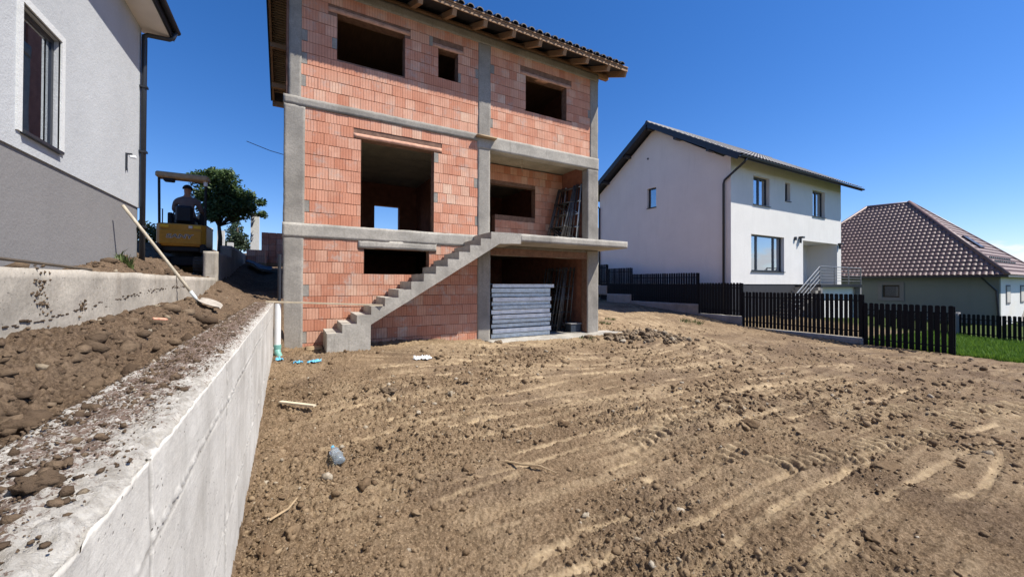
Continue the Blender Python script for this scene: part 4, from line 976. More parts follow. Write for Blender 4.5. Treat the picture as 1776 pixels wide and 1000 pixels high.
# standing PVC drain
dp = thing('drain_pipe', (-.215, 9.28, E-1.55), 'upright white plastic drain pipe with teal elbow between wall and brick house', 'pipe')
MB().tube([(-.215,9.28,E-1.28),(-.215,9.28,E-.43)], .058, 16).build('pipe', 'white_pvc', dp, smooth=False)
MB().tube([(-.215,9.28,E-1.34),(-.215,9.28,E-1.26)], .068, 16).build('collar', 'teal_pvc', dp)
MB().tube([(-.215,9.28,E-1.33),(-.21,9.26,E-1.42),(-.17,9.2,E-1.50),(-.09,9.08,E-1.55)], .060, 14).build('elbow', 'teal_pvc', dp, smooth=True)
dq = MB().tube([(-.20,9.72,E-1.7),(-.20,9.72,E+.6)], .035, 10).build('conduit', 'anthracite', None, origin=(-.2,9.72,E-1.7)); tag(dq, 'thin dark conduit standing against the corner column', 'pipe')

# ------------------------------------------------------------------ left house
LX, LYE = -2.03, 8.08
L = thing('plastered_house', (-4, 6, E), 'white house with grey lower band and tall window above the garden wall', 'house')
wl = MB(); LW = (5.00, 5.66, 1.305, 2.41)
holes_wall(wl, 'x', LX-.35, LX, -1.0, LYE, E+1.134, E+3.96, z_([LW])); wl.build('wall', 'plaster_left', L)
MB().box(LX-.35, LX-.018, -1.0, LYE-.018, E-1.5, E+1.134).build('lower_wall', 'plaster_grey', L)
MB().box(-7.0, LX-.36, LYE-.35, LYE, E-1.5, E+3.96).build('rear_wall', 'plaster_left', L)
sr = MB()
a, b, c, d = LW; tw = .065; pr = .016
holes_wall(sr, 'x', LX-.012, LX+pr, a-tw, b+tw, E+c-.02, E+d+tw, z_([(a, b, c-.2, d)])); surround = sr.build('window_surround', 'trim_white', L)
wf = MB(); holes_wall(wf, 'x', LX-.075, LX-.045, a+.002, b-.002, E+c+.002, E+d-.002, z_([(a+.045, b-.045, c+.05, d-.05)])); win = wf.build('window', 'anthracite', L)
MB().box(LX-.064, LX-.056, a+.043, b-.043, E+c+.048, E+d-.048).build('pane', 'glass', win)
MB().box(LX-.044, LX+.04, a+.004, b-.004, E+c-.03, E+c-.004).build('sill', 'anthracite', win)
cu = MB()
for k in range(9): cu.box(LX-.42-.03*(k % 2), LX-.40-.03*(k % 2), b-.27+k*.03, b-.24+k*.03, E+c, E+d)
cu.build('curtain', 'curtain', win)
rm_ = MB(); rm_.box(LX-3, LX-.36, a-1.5, b+1.2, E+c-.9, E+d+.6); me = rm_.build('room', 'inside', L).data
me.polygons.foreach_set('use_smooth', np.zeros(6, bool))
# open the room towards the window
import bmesh
b_ = bmesh.new(); b_.from_mesh(me); b_.faces.ensure_lookup_table()
bmesh.ops.delete(b_, geom=[max(b_.faces, key=lambda f: f.calc_center_median().x)], context='FACES'); b_.to_mesh(me); b_.free()
OV = .355; SZ = E+3.91
rf = MB(); rf.add([(LX+OV,-1.5,SZ+.06),(LX+OV,LYE+.24,SZ+.06),(-6.5,LYE+.24,SZ+1.7),(-6.5,-1.5,SZ+1.7),(LX+OV,-1.5,SZ+.15),(LX+OV,LYE+.24,SZ+.15),(-6.5,LYE+.24,SZ+1.84),(-6.5,-1.5,SZ+1.84)], [(0,3,2,1),(4,5,6,7),(0,1,5,4),(1,2,6,5),(2,3,7,6),(3,0,4,7)])
lroof = rf.build('roof', 'tile_dark', L)
MB().box(LX-.02, LX+OV-.02, -1.5, LYE+.12, SZ, SZ+.05).build('soffit', 'soffit_white', lroof)
MB().box(LX+OV-.02, LX+OV+.012, -1.5, LYE+.14, SZ-.01, SZ+.135).build('fascia', 'anthracite', lroof)
gt = MB()
for k in range(2):
    pass
ang = [math.pi+math.pi*i/8 for i in range(9)]
def gutter(y0, y1, xc, zc, r, par, axis='y'):
    g = MB(); pts = [(r*math.cos(t), r*math.sin(t)) for t in ang] + [((r-.008)*math.cos(t), (r-.008)*math.sin(t)) for t in reversed(ang)]
    if axis == 'y': g.prism([(xc+p, zc+q_) for p, q_ in pts], 'y', y0, y1)
    else: g.prism([(xc+p, zc+q_) for p, q_ in pts], 'x', y0, y1)
    return g.build('gutter', 'anthracite', par)
gutter(-1.5, LYE+.11, LX+OV+.055, SZ+.125, .045, lroof)
dpn = MB().tube([(LX+OV+.045,LYE+.03,SZ+.08),(LX+OV+.01,LYE+.03,SZ-.02),(LX+OV-.03,LYE+.03,SZ-.05),(LX+.08,LYE-.03,SZ-.09),(LX+.045,LYE-.036,SZ-.12),(LX+.045,LYE-.036,SZ-.18),(LX+.045,LYE-.036,E+.25)], .034, 12).build('downpipe', 'anthracite', L, smooth=True)
for zz in (E+3.0, E+2.0, E+.85): MB().box(LX+.0, LX+.09, LYE-.08, LYE+.008, zz-.015, zz+.015).build('pipe_bracket', 'anthracite', dpn)
lm = MB().box(LX, LX+.02, 7.46, 7.485, E+1.57, E+1.815).build('wall_lamp', 'anthracite', L); MB().box(LX+.0205, LX+.07, 7.46, 7.485, E+1.793, E+1.815).build('lamp_arm', 'anthracite', lm); MB().box(LX+.04, LX+.115, 7.45, 7.495, E+1.745, E+1.79).build('lamp_head', 'white_plastic', lm, bevel=.015)

# ------------------------------------------------------------------ excavator with its driver
EX, EYr = -2.28, 12.0; EZ0 = E+.20
X = thing('excavator', (EX, EYr+.6, EZ0), 'yellow mini excavator with canopy parked behind the stepped garden wall', 'excavator')
def lx(x, y, z): return (EX+x, EYr+y, EZ0+z)
def ebox(mb, x0, x1, y0, y1, z0, z1): return mb.box(EX+x0, EX+x1, EYr+y0, EYr+y1, EZ0+z0, EZ0+z1)
for s in (-1, 1):
    xc = s*.36
    pl = [(-.08+.20+.2*math.cos(t), .2+.2*math.sin(t)) for t in np.linspace(math.pi/2, 3*math.pi/2, 9)] + [(1.25+.2*math.cos(t), .2+.2*math.sin(t)) for t in np.linspace(-math.pi/2, math.pi/2, 9)]
    mb = MB().prism([(EYr+p, EZ0+q_) for p, q_ in pl], 'x', EX+xc-.115, EX+xc+.115)
    tr = mb.build('track', 'track', X)
    n = len(pl); lug = MB(); per = []
    for i in range(n):
        a = Vector(pl[i]); b = Vector(pl[(i+1)%n]); m_ = max(1, int((b-a).length/.075))
        for j in range(m_): per.append((a+(b-a)*(j+.5)/m_, (b-a).normalized()))
    for p, d in per:
        nrm = Vector((d.y, -d.x)); c = p+nrm*.008
        if (c-Vector((.6,.2))).length < (p-Vector((.6,.2))).length: c = p-nrm*.008
        lug.beam((EX+xc-.113, EYr+c.x, EZ0+c.y), (EX+xc+.113, EYr+c.x, EZ0+c.y), .032, .03, (0, d.y, d.x) if False else (0, -d.y, d.x))
    lug.build('tread_lugs', 'track', tr)
    for yy, r_ in ((.14, .13), (1.23, .13), (.45, .07), (.72, .07), (.98, .07)):
        MB().tube([lx(xc+s*.118, yy, .2 if r_ > .1 else .11), lx(xc+s*.135, yy, .2 if r_ > .1 else .11)], r_, 14).build('roller', 'black', tr)
ebox(MB(), -.24, .24, .2, 1.15, .2, .42).build('undercarriage', 'black', X, bevel=.02)
MB().tube([lx(0,.66,.42), lx(0,.66,.53)], .3, 20).build('slew_ring', 'black', X)
def rear(x0, x1, z0, z1, y0=0.0, y1=1.15, k=.16, name='counterweight', m='yellow', bv=.02):
    pl = [(EX+x0, EYr+y1), (EX+x0, EYr+y0+k), (EX+x0*.82, EYr+y0+k*.35), (EX+x0*.5, EYr+y0+.02), (EX, EYr+y0), (EX+x1*.5, EYr+y0+.02), (EX+x1*.82, EYr+y0+k*.35), (EX+x1, EYr+y0+k), (EX+x1, EYr+y1)]
    return MB().prism(pl, 'z', EZ0+z0, EZ0+z1).build(name, m, X, bevel=bv)
rear(-.46, .46, .535, .66, .05, 1.2, .16, 'lower_skirt', 'black')
cw = rear(-.47, .47, .66, 1.19, 0.0, 1.1, .13)
ebox(MB(), -.40, .40, -.012, .12, .70, 1.04).build('engine_cover', 'yellow', cw, bevel=.02)
ebox(MB(), -.465, -.36, .01, .3, .50, .72).build('corner_guard', 'black', cw, bevel=.02); ebox(MB(), .36, .465, .01, .3, .50, .72).build('corner_guard', 'black', cw, bevel=.02)
ebox(MB(), -.38, -.22, -.004, .02, 1.09, 1.155).build('warning_label', 'decal_yel', cw); ebox(MB(), .15, .22, -.004, .02, 1.09, 1.15).build('warning_label', 'decal_pale', cw); ebox(MB(), .24, .38, -.004, .02, 1.09, 1.155).build('warning_label', 'decal_yel', cw)
# lettering on the engine cover
def lettering(txt, size, loc, m, parent, extr=.003, shear=0, bold=0):
    cu_ = bpy.data.curves.new('lettering', 'FONT'); cu_.body = txt; cu_.size = size; cu_.extrude = extr; cu_.align_x = 'CENTER'; cu_.align_y = 'CENTER'; cu_.shear = shear; cu_.offset = bold
    to = bpy.data.objects.new('tmp', cu_); COL.objects.link(to); dg = bpy.context.evaluated_depsgraph_get(); me = bpy.data.meshes.new_from_object(to.evaluated_get(dg))
    bpy.data.objects.remove(to); me.materials.clear(); me.materials.append(M[m]); me.name = 'lettering'
    me.transform(Matrix.Rotation(R(90), 4, 'X')); 
    o = bpy.data.objects.new('lettering', me); return link(o, parent, loc)
lt = lettering('SANY', .165, lx(-.02, -.016, .885), 'decal_pale', cw, .004, .12, .006); lt.scale = (1.18, 1, .8)
lt = lettering('SANY', .165, lx(-.02, -.021, .885), 'decal', cw, .003, .12, -.001); lt.scale = (1.18, 1, .8)
ebox(MB(), -.45, .45, .25, 1.3, 1.19, 1.22).build('floor_plate', 'black', X)
st = ebox(MB(), -.18, .17, .32, .44, 1.26, 1.68).build('seat', 'seat', X, bevel=.05); ebox(MB(), -.2, .19, .40, .85, 1.22, 1.36).build('seat_cushion', 'seat', st, bevel=.04)
can = ebox(MB(), -.50, .50, .10, .42, 2.28, 2.42).build('canopy', 'canopy', X, bevel=.03)
ebox(MB(), -.36, -.16, .14, .3, 2.20, 2.298).build('speaker_box', 'black', can, bevel=.02); ebox(MB(), .40, .47, .16, .26, 2.17, 2.29).build('work_lamp', 'white_plastic', can, bevel=.01)
for s in (-1, 1):
    MB().tube([lx(s*.43, .2, 1.2), lx(s*.445, .2, 2.3)], .026, 8).build('canopy_post', 'black', X)
    ebox(MB(), s*.31-.05, s*.31+.05, .55, .95, 1.22, 1.52).build('control_box', 'black', X, bevel=.02); MB().tube([lx(s*.31,.9,1.5), lx(s*.30,.93,1.72)], [.012,.022], 8).build('joystick', 'black', X)
MB().tube([lx(-.47,.32,1.2), lx(-.47,.32,1.55), lx(-.40,.32,1.56), lx(-.40,.32,1.2)], .012, 6).build('handrail', 'black', X)
bo = MB().tube([lx(0,1.25,.62), lx(0,1.5,.95), lx(0,1.95,1.55), lx(0,2.5,1.8)], [.09,.1,.09,.07], 4).build('boom', 'yellow', X)
MB().tube([lx(0,2.5,1.8), lx(0,3.0,1.2), lx(0,3.15,.75)], [.07,.07,.05], 4).build('dipper', 'yellow', bo)
MB().prism([(EYr+3.15,EZ0+.8),(EYr+3.35,EZ0+.5),(EYr+3.2,EZ0+.25),(EYr+2.9,EZ0+.3),(EYr+2.95,EZ0+.4)], 'x', EX-.2, EX+.2).build('bucket', 'black', bo)
ebox(MB(), -.49, .49, 1.5, 1.58, .02, .30).build('dozer_blade', 'yellow', X, bevel=.02)
def skin_body(name, J, edges, mats, pick, parent=None, loc=(0,0,0), sub_=2):
    me = bpy.data.meshes.new(name); me.from_pydata([j[0] for j in J], edges, []); o = bpy.data.objects.new('tmp', me); COL.objects.link(o)
    md = o.modifiers.new('s', 'SKIN'); md.use_smooth_shade = True
    for k, j in enumerate(J): o.data.skin_vertices[0].data[k].radius = (j[1], j[2] if len(j) > 2 else j[1]); o.data.skin_vertices[0].data[k].use_root = (k == 0)
    s2 = o.modifiers.new('u', 'SUBSURF'); s2.levels = sub_; s2.render_levels = sub_
    dg = bpy.context.evaluated_depsgraph_get(); m2 = bpy.data.meshes.new_from_object(o.evaluated_get(dg)); bpy.data.objects.remove(o)
    m2.materials.clear()
    for m in mats: m2.materials.append(M[m])
    for p in m2.polygons: p.material_index = pick(p.center); p.use_smooth = True
    m2.name = name; return link(bpy.data.objects.new(name, m2), parent, loc)
# seated driver seen from behind (y forward, z up, hips at the cushion)
J = [((0,.0,.06),.15,.13), ((0,-.01,.24),.15,.12), ((0,-.03,.42),.185,.12), ((0,-.01,.53),.15,.10), ((.0,.02,.60),.065,.065), ((.0,.035,.69),.07,.085), ((.0,.045,.78),.085,.10), ((.0,.04,.86),.06,.075),
     ((.20,-.02,.50),.08), ((.27,.08,.27),.055), ((.25,.33,.24),.042), ((.27,.42,.27),.035),
     ((-.20,-.02,.50),.08), ((-.27,.08,.27),.055), ((-.25,.33,.24),.042), ((-.27,.42,.27),.035),
     ((.10,.12,.03),.10), ((.15,.46,.05),.075), ((.15,.50,-.15),.06), ((.15,.60,-.17),.045), ((-.10,.12,.03),.10), ((-.15,.46,.05),.075), ((-.15,.50,-.15),.06), ((-.15,.60,-.17),.045)]
Ed = [(0,1),(1,2),(2,3),(3,4),(4,5),(5,6),(6,7),(3,8),(8,9),(9,10),(10,11),(3,12),(12,13),(13,14),(14,15),(0,16),(16,17),(17,18),(18,19),(0,20),(20,21),(21,22),(22,23)]
def pick(c):
    if c.z > .585 and abs(c.x) < .12: return 1
    if c.y > .2 and c.z > .18: return 1
    if c.z < .1: return 2
    return 0
pz = lx(.01, .60, 1.34)
man = skin_body('person', J, Ed, ['shirt', 'skin', 'trousers'], pick, None, pz)
tag(man, 'person in faded brown shirt and dark cap seated on the excavator, seen from behind', 'person')
hm = bpy.data.meshes.new('cap'); b_ = bmesh.new(); bmesh.ops.create_uvsphere(b_, u_segments=18, v_segments=10, radius=.105)
for v in list(b_.verts):
    if v.co.z < -.012: b_.verts.remove(v)
for v in b_.verts: v.co.z *= 1.05; v.co.y *= 1.12
b_.to_mesh(hm); b_.free(); hm.materials.append(M['cap']); hm.polygons.foreach_set('use_smooth', np.ones(len(hm.polygons), bool))
cap_o = bpy.data.objects.new('cap', hm); link(cap_o, man, tuple(Vector(pz)+Vector((0,.04,.805))))
MB().prism([(pz[0]-.08,pz[1]+.12),(pz[0]+.08,pz[1]+.12),(pz[0]+.06,pz[1]+.22),(pz[0]-.06,pz[1]+.22)], 'z', pz[2]+.80, pz[2]+.812).build('cap_peak', 'cap', cap_o)

# ------------------------------------------------------------------ shovel
Nk = Vector((-1.155, 7.2, E-.285)); T = Vector((-1.93, 7.02, E+1.01)); tip = Vector((-.86, 6.95, E-.395))
sh = thing('shovel', tuple(Nk), 'long wooden handled shovel leaning on the garden wall, blade on the dirt', 'shovel')
MB().tube([Nk.lerp(T, -.02), Nk.lerp(T, .3), Nk.lerp(T, .6), T], [.021,.021,.020,.019], 10).build('handle', 'wood_handle', sh, smooth=True)
MB().tube([Nk.lerp(T, -.03), Nk.lerp(T, .12)], [.020,.025], 10).build('socket', 'steel', sh, smooth=True)
d = (tip-Nk).normalized(); sd_ = d.cross(Vector((0,0,1))).normalized(); up_ = sd_.cross(d)
bl = MB(); rows = [(0,.03,.02),(.06,.10,.02),(.15,.125,.012),(.25,.12,.006),(.33,.085,.0),(.385,.02,-.004)]
for j, (s_, w_, b0) in enumerate(rows):
    for i in range(7):
        t_ = -1+i/3; bl.V.append(tuple(Nk+d*s_+sd_*(w_*t_)+up_*(b0+.030*t_*t_+.012)))
for j in range(len(rows)-1):
    for i in range(6): bl.F.append((j*7+i, j*7+i+1, (j+1)*7+i+1, (j+1)*7+i)); bl.A.append(0)
blade = bl.build('blade', 'dusty_steel', sh, smooth=True); sm = blade.modifiers.new('thick', 'SOLIDIFY'); sm.thickness = .004

# ------------------------------------------------------------------ white gabled house on the right
WX0, WX1, WY0, WY1 = 19.3, 31.43, 11.74, 21.36
Wh = thing('white_house', (25, 16, E), 'two storey white plastered house with dark gable roof behind the black fence', 'house')
wins = [(21.3,22.86,4.23,5.76,2), (24.48,25.05,4.74,5.8,1), (27.67,29.22,4.16,5.75,2), (21.09,24.36,.69,2.64,3)]
porch = (26.49, 30.86, 0.0, 2.60)
fwm = MB(); holes_wall(fwm, 'y', WY0, WY0+.35, WX0, WX1, E, E+6.55, z_([w_[:4] for w_ in wins]+[porch])); fwm.build('front_wall', 'plaster_white', Wh)
gm = MB(); gz = E+6.35; ridge_y = (WY0+WY1)/2; gr_z = E+9.42
gw = (16.38, 17.06, 4.65, 5.88)
holes_wall(gm, 'x', WX0+.002, WX0+.34, WY0+.352, WY1, E, gz, z_([gw]))
gm.prism([(WY0+.352, gz), (WY1, gz), (WY1, gz+.02), (ridge_y, gr_z), (WY0+.352, gz+.15)], 'x', WX0+.002, WX0+.34)
gm.build('gable_wall', 'plaster_white', Wh)
MB().box(WX0+.35, WX1, WY1-.3, WY1, E, gz).box(WX1-.35, WX1, WY0+.36, WY1-.31, E, gz).build('rear_wall', 'plaster_white', Wh)
MB().box(WX0+.36, WX1-.36, WY0+.4, WY1-.4, E+3.0, E+3.2).build('floor_slab', 'inside', Wh)
MB().box(WX0+.03, WX1-.03, WY0+.03, WY1-.03, E-2.8, E-.002).build('socle', 'socle', Wh)
ins = MB(); ins.add([(WX0+.36,WY0+3.4,E),(WX1-.4,WY0+3.4,E),(WX1-.4,WY0+3.4,E+6.5),(WX0+.36,WY0+3.4,E+6.5)], [(0,1,2,3)]); ins.build('partition', 'inside', Wh, fix=False)
for (x0, x1, z0, z1, npn) in wins:
    wf = MB(); hs = []; fr = .075
    xs = [x0, x0+(x1-x0)*.24, x0+(x1-x0)*.76, x1] if npn == 3 else [x0+(x1-x0)*i/npn for i in range(npn+1)]
    for i in range(len(xs)-1): hs.append((xs[i]+fr, xs[i+1]-fr, z0+fr, z1-fr))
    holes_wall(wf, 'y', WY0+.17, WY0+.25, x0+.003, x1-.003, E+z0+.003, E+z1-.003, z_(hs)); wn = wf.build('window', 'anthracite', Wh)
    for h in hs: MB().box(h[0]-.004, h[1]+.004, WY0+.205, WY0+.215, E+h[2]-.004, E+h[3]+.004).build('pane', 'glass', wn)
    MB().box(x0-.04, x1+.04, WY0-.06, WY0+.168, E+z0-.035, E+z0+.001).build('sill', 'anthracite', wn)
    for sgn in (0, 1):
        cc = MB()
        for k in range(6):
            xx = (x0+.12+k*.07) if sgn == 0 else (x1-.12-k*.07); cc.box(xx-.034, xx+.034, WY0+.42+.02*(k % 2), WY0+.44+.02*(k % 2), E+z0, E+z1)
        if npn > 1: cc.build('curtain', 'curtain', wn)
y0, y1, z0, z1 = gw
wf = MB(); holes_wall(wf, 'x', WX0+.14, WX0+.22, y0+.003, y1-.003, E+z0+.003, E+z1-.003, z_([(y0+.08,y1-.08,z0+.08,z1-.08)])); wn = wf.build('window', 'anthracite', Wh)
MB().box(WX0+.175, WX0+.185, y0+.076, y1-.076, E+z0+.076, E+z1-.076).build('pane', 'glass', wn); MB().box(WX0-.05, WX0+.138, y0-.03, y1+.03, E+z0-.03, E+z0).build('sill', 'anthracite', wn)
# porch recess
pm = MB(); pm.box(porch[0]-.2, porch[0]-.001, WY0+.351, WY0+1.9, E, E+2.75).box(porch[1]+.001, porch[1]+.2, WY0+.351, WY0+1.9, E, E+2.75).box(porch[0], porch[1], WY0+1.7, WY0+1.9, E, E+2.75).box(porch[0], porch[1], WY0+.351, WY0+1.699, E+2.62, E+2.75)
pm.build('porch', 'plaster_white', Wh)
dr = MB().box(27.0, 28.0, WY0+1.66, WY0+1.698, E+.02, E+2.15).build('door', 'anthracite', Wh); MB().tube([(27.9,WY0+1.62,E+1.0),(27.9,WY0+1.62,E+1.25)], .02, 6).build('handle', 'steel', dr)
MB().box(porch[0], porch[1], WY0+.0, WY0+1.65, E-.001, E+.02).build('porch_floor', 'concrete', Wh)
# roof
ov = .62; ef = .78; ry0, ry1 = WY0-ef, WY1+ef; ez = E+6.06; slp = (gr_z+.12-ez)/(ridge_y-ry0)
def slab_(ya, za, yb, zb, t): return [(WX0-ov,ya,za),(WX1+1.0,ya,za),(WX1+1.0,yb,zb),(WX0-ov,yb,zb),(WX0-ov,ya,za+t),(WX1+1.0,ya,za+t),(WX1+1.0,yb,zb+t),(WX0-ov,yb,zb+t)]
bf = [(0,3,2,1),(4,5,6,7),(0,1,5,4),(1,2,6,5),(2,3,7,6),(3,0,4,7)]
wr = MB(); rz = ez+(ridge_y-ry0)*slp
wr.add(slab_(ry0, ez, ridge_y, rz, .16), bf).add(slab_(ry1, ez, ridge_y, rz-.001, .16), bf); wroof = wr.build('roof', 'anthracite', Wh)
an = math.atan(slp); cs, sn = math.cos(an), math.sin(an)
sheet('tile_courses', 'tile_dark', wroof, (WX0-ov, ry0-.04, ez+.175), (1,0,0), (0,cs,sn), (0,-sn,cs), WX1-WX0+ov+1.0, (ridge_y-ry0+.04)/cs, .30, .38, amp=.05)
sheet('tile_courses', 'tile_dark', wroof, (WX0-ov, ry1+.04, ez+.175), (1,0,0), (0,-cs,sn), (0,sn,cs), WX1-WX0+ov+1.0, (ridge_y-ry0+.04)/cs, .30, .38, amp=.05)
MB().tube([(WX0-ov-.03, ridge_y, rz+.2), (WX1+1.0, ridge_y, rz+.2)], .11, 8).build('ridge_cap', 'tile_dark', wroof)
for sg, yy in ((1, ry0), (-1, ry1)):
    MB().beam((WX0-ov-.02, yy, ez+.07), (WX0-ov-.02, ridge_y, rz+.07), .04, .3).build('bargeboard', 'anthracite', wroof)
for y in (WY0+.9, WY0+2.9, WY1-2.9, WY1-.9, ridge_y):
    zz = ez+(ridge_y-abs(y-ridge_y)-ry0)*slp-.10
    MB().box(WX0-ov+.06, WX0+.05, y-.09, y+.09, zz-.12, zz+.06).build('purlin', 'anthracite', wroof)
gutter(WX0-ov, WX1+1.0, ry0-.07, ez+.12, .075, wroof, 'x'); gutter(WX0-ov, WX1+1.0, ry1+.07, ez+.12, .075, wroof, 'x')
MB().tube([(WX0-.08,ry0-.06,ez+.06),(WX0-.10,ry0+.05,ez-.12),(WX0-.09,WY0+.28,ez-.78),(WX0-.08,WY0+.34,ez-.95),(WX0-.08,WY0+.34,E-1.6)], .055, 10).build('downpipe', 'anthracite', Wh, smooth=True)
MB().tube([(WX0-.08,ry1+.06,ez+.06),(WX0-.08,WY1-.05,ez-.7),(WX0-.08,WY1-.05,E-1.0)], .055, 10).build('downpipe', 'anthracite', Wh, smooth=True)
for x, zc in ((26.1, 2.75), (31.1, 2.62)):
    cmr = MB().box(x-.14, x+.14, WY0-.22, WY0-.002, E+zc-.05, E+zc+.05).build('wall_lamp', 'anthracite', Wh, bevel=.01); MB().box(x-.18, x-.10, WY0-.16, WY0-.08, E+zc-.34, E+zc-.052).build('lamp_head', 'anthracite', cmr)
MB().box(25.45, 25.6, WY0-.10, WY0-.002, E+2.55, E+2.75).build('camera_box', 'anthracite', Wh, bevel=.01)
MB().tube([(WX0, 17.0, E+7.75), (WX0-.03, 17.0, E+7.75)], .06, 10).build('vent_cap', 'anthracite', Wh)
# entrance stairs and landing
lb = MB(); LA = (25.66, 30.94, 10.5, WY0-.003)
lb.box(LA[0], LA[1], LA[2], LA[3], E-.16, E+.0).build('landing', 'anthracite', Wh)
MB().box(LA[0]+.05, LA[1]-.05, LA[2]+.35, LA[3]-.01, E-2.7, E-.165).build('landing_base', 'plaster_white', Wh)
for x in (LA[0]+.02, LA[1]-.22): MB().box(x, x+.2, LA[2]+.02, LA[2]+.3, E-2.7, E-.165).build('landing_pier', 'plaster_grey', Wh)
stp = MB(); ns = 13
for k in range(ns): stp.box(LA[0]-.29*(k+1), LA[0]-.29*k-.002, LA[2]+.02, LA[3]-.05, E-.17*(k+1)-.17, E-.17*(k+1))
stp.build('entrance_steps', 'concrete', Wh)
rl = MB()
xe = LA[0]-.29*10
railing = thing('railing', (LA[0], LA[2], E), 'galvanised steel stair railing in front of the white house porch', 'railing')
for hgt in (1.0, .76, .52, .28):
    r_ = .03 if hgt == 1.0 else .02
    MB().tube([(LA[0], LA[2]+.05, E+hgt), (xe, LA[2]+.05, E+hgt-1.7)], r_, 8).build('stair_bar', 'rail_grey', railing)
for hgt in (1.0, .84, .68, .52, .36, .2):
    MB().tube([(LA[0], LA[2]+.05, E+hgt), (LA[1]-.03, LA[2]+.05, E+hgt)], .03 if hgt == 1.0 else .013, 8).build('landing_bar', 'rail_grey', railing)
for x in (LA[0], 27.4, 29.2, LA[1]-.03): MB().box(x-.025, x+.025, LA[2]+.025, LA[2]+.075, E+.0, E+1.03).build('post', 'rail_grey', railing)
for k in (4, 9): MB().box(LA[0]-.29*k-.025, LA[0]-.29*k+.025, LA[2]+.026, LA[2]+.074, E-.17*k-.01, E+1.0-.17*k).build('post', 'rail_grey', railing)

# ------------------------------------------------------------------ hip roofed house
HXm, HYf = 36.0, 5.9; WW = 10.0; HE = E+.55
Hp = thing('hip_roof_house', (41, 12, E-2.4), 'low grey green house with large brown metal tile hip roof', 'house')
xe0, ye0 = 35.4, 5.5; wv_ = 5.57; xr = xe0+wv_; ya, yb = ye0+wv_, 13.55; ye1 = yb+wv_; zr = E+6.24
hl = MB(); hw = (10.2, 11.1, -.88, -.03)
holes_wall(hl, 'x', HXm, HXm+.3, HYf, 18.6, E-3, HE+.1, z_([hw])); hl.build('side_wall', 'plaster_green', Hp)
MB().box(HXm+.302, HXm+9.9, HYf+.002, HYf+.3, E-3, HE+.1).build('front_wall', 'plaster_white', Hp)
MB().box(HXm+.302, HXm+9.9, 18.3, 18.6, E-3, HE+.1).build('rear_wall', 'plaster_green', Hp)
sr = MB(); holes_wall(sr, 'x', HXm-.05, HXm+.02, hw[0]-.22, hw[1]+.22, E+hw[2]-.22, E+hw[3]+.2, z_([hw])); sr.build('window_surround', 'plaster_grey', Hp)
wf = MB(); holes_wall(wf, 'x', HXm+.1, HXm+.17, hw[0]+.003, hw[1]-.003, E+hw[2]+.003, E+hw[3]-.003, z_([(hw[0]+.09,hw[1]-.09,hw[2]+.09,hw[3]-.09)])); wn = wf.build('window', 'bark', Hp); MB().box(HXm+.13, HXm+.14, hw[0]+.086, hw[1]-.086, E+hw[2]+.086, E+hw[3]-.086).build('pane', 'glass', wn)
MB().box(HXm+.32, HXm+.36, hw[0]-1, hw[1]+1, E+hw[2]-.6, E+hw[3]+.4).build('roller_blind', 'inside', wn)
for x in (37.5, 41.2):
    wn = MB().box(x-.05, x+.95, HYf-.03, HYf+.0015, E-1.15, E+.0).build('window', 'plaster_grey', Hp); MB().box(x+.05, x+.85, HYf-.04, HYf-.031, E-1.05, E-.1).build('pane', 'curtain', wn)
hr = MB(); A_ = (xe0,ye0,HE); B_ = (xe0+2*wv_,ye0,HE); C_ = (xe0+2*wv_,ye1,HE); D_ = (xe0,ye1,HE); Ra = (xr,ya,zr-.08); Rb = (xr,yb,zr-.08)
hr.add([A_,B_,C_,D_,Ra,Rb], [(0,1,4),(1,2,5,4),(2,3,5),(3,0,4,5),(3,2,1,0)]); hroof = hr.build('roof', 'tile_brown', Hp)
sl = math.hypot(wv_, zr-HE); c1, s1 = wv_/sl, (zr-HE)/sl
sheet('tile_courses', 'tile_brown', hroof, (xe0, ye0, HE+.02), (0,1,0), (c1,0,s1), (-s1,0,c1), ye1-ye0, sl, .25, .36, inside=lambda u, v: (u > v/sl*wv_) & (ye1-ye0-u > v/sl*wv_), amp=.065, step=.022, q1=8, q2=3)
sheet('tile_courses', 'tile_brown', hroof, (xe0, ye0, HE+.02), (1,0,0), (0,c1,s1), (0,-s1,c1), 2*wv_, sl, .25, .36, inside=lambda u, v: (u > v/sl*wv_) & (2*wv_-u > v/sl*wv_), amp=.05, step=.035, q1=8, q2=3)
for p, q_ in ((A_, Ra), (B_, Ra), (D_, Rb), (Ra, Rb)):
    MB().tube([(p[0],p[1],p[2]+.06), (q_[0],q_[1],q_[2]+.14)], .12, 8).build('ridge_cap', 'tile_brown', hroof, smooth=True)
MB().box(xe0-.03, xe0+.0, ye0-.03, ye1, HE-.10, HE+.02).box(xe0, xe0+2*wv_, ye0-.03, ye0-.001, HE-.10, HE+.02).build('gutter', 'anthracite', hroof)
MB().tube([(xe0+.1,HYf+.6,HE-.1),(HXm-.06,HYf+.1,HE-.9),(HXm-.06,HYf-.0,E-2.3)], .05, 8).build('downpipe', 'anthracite', Hp)
sg = MB()
for r_ in range(2):
    for k in range(12):
        u = 1.6+.2*r_+k*.45; v = 1.1+.35*r_; MB().box(xe0+u, xe0+u+.22, ye0+v*c1-.06, ye0+v*c1-.02, HE+v*s1+.06, HE+v*s1+.18).build('snow_guard', 'anthracite', hroof)
u, v = 2.5, 3.9
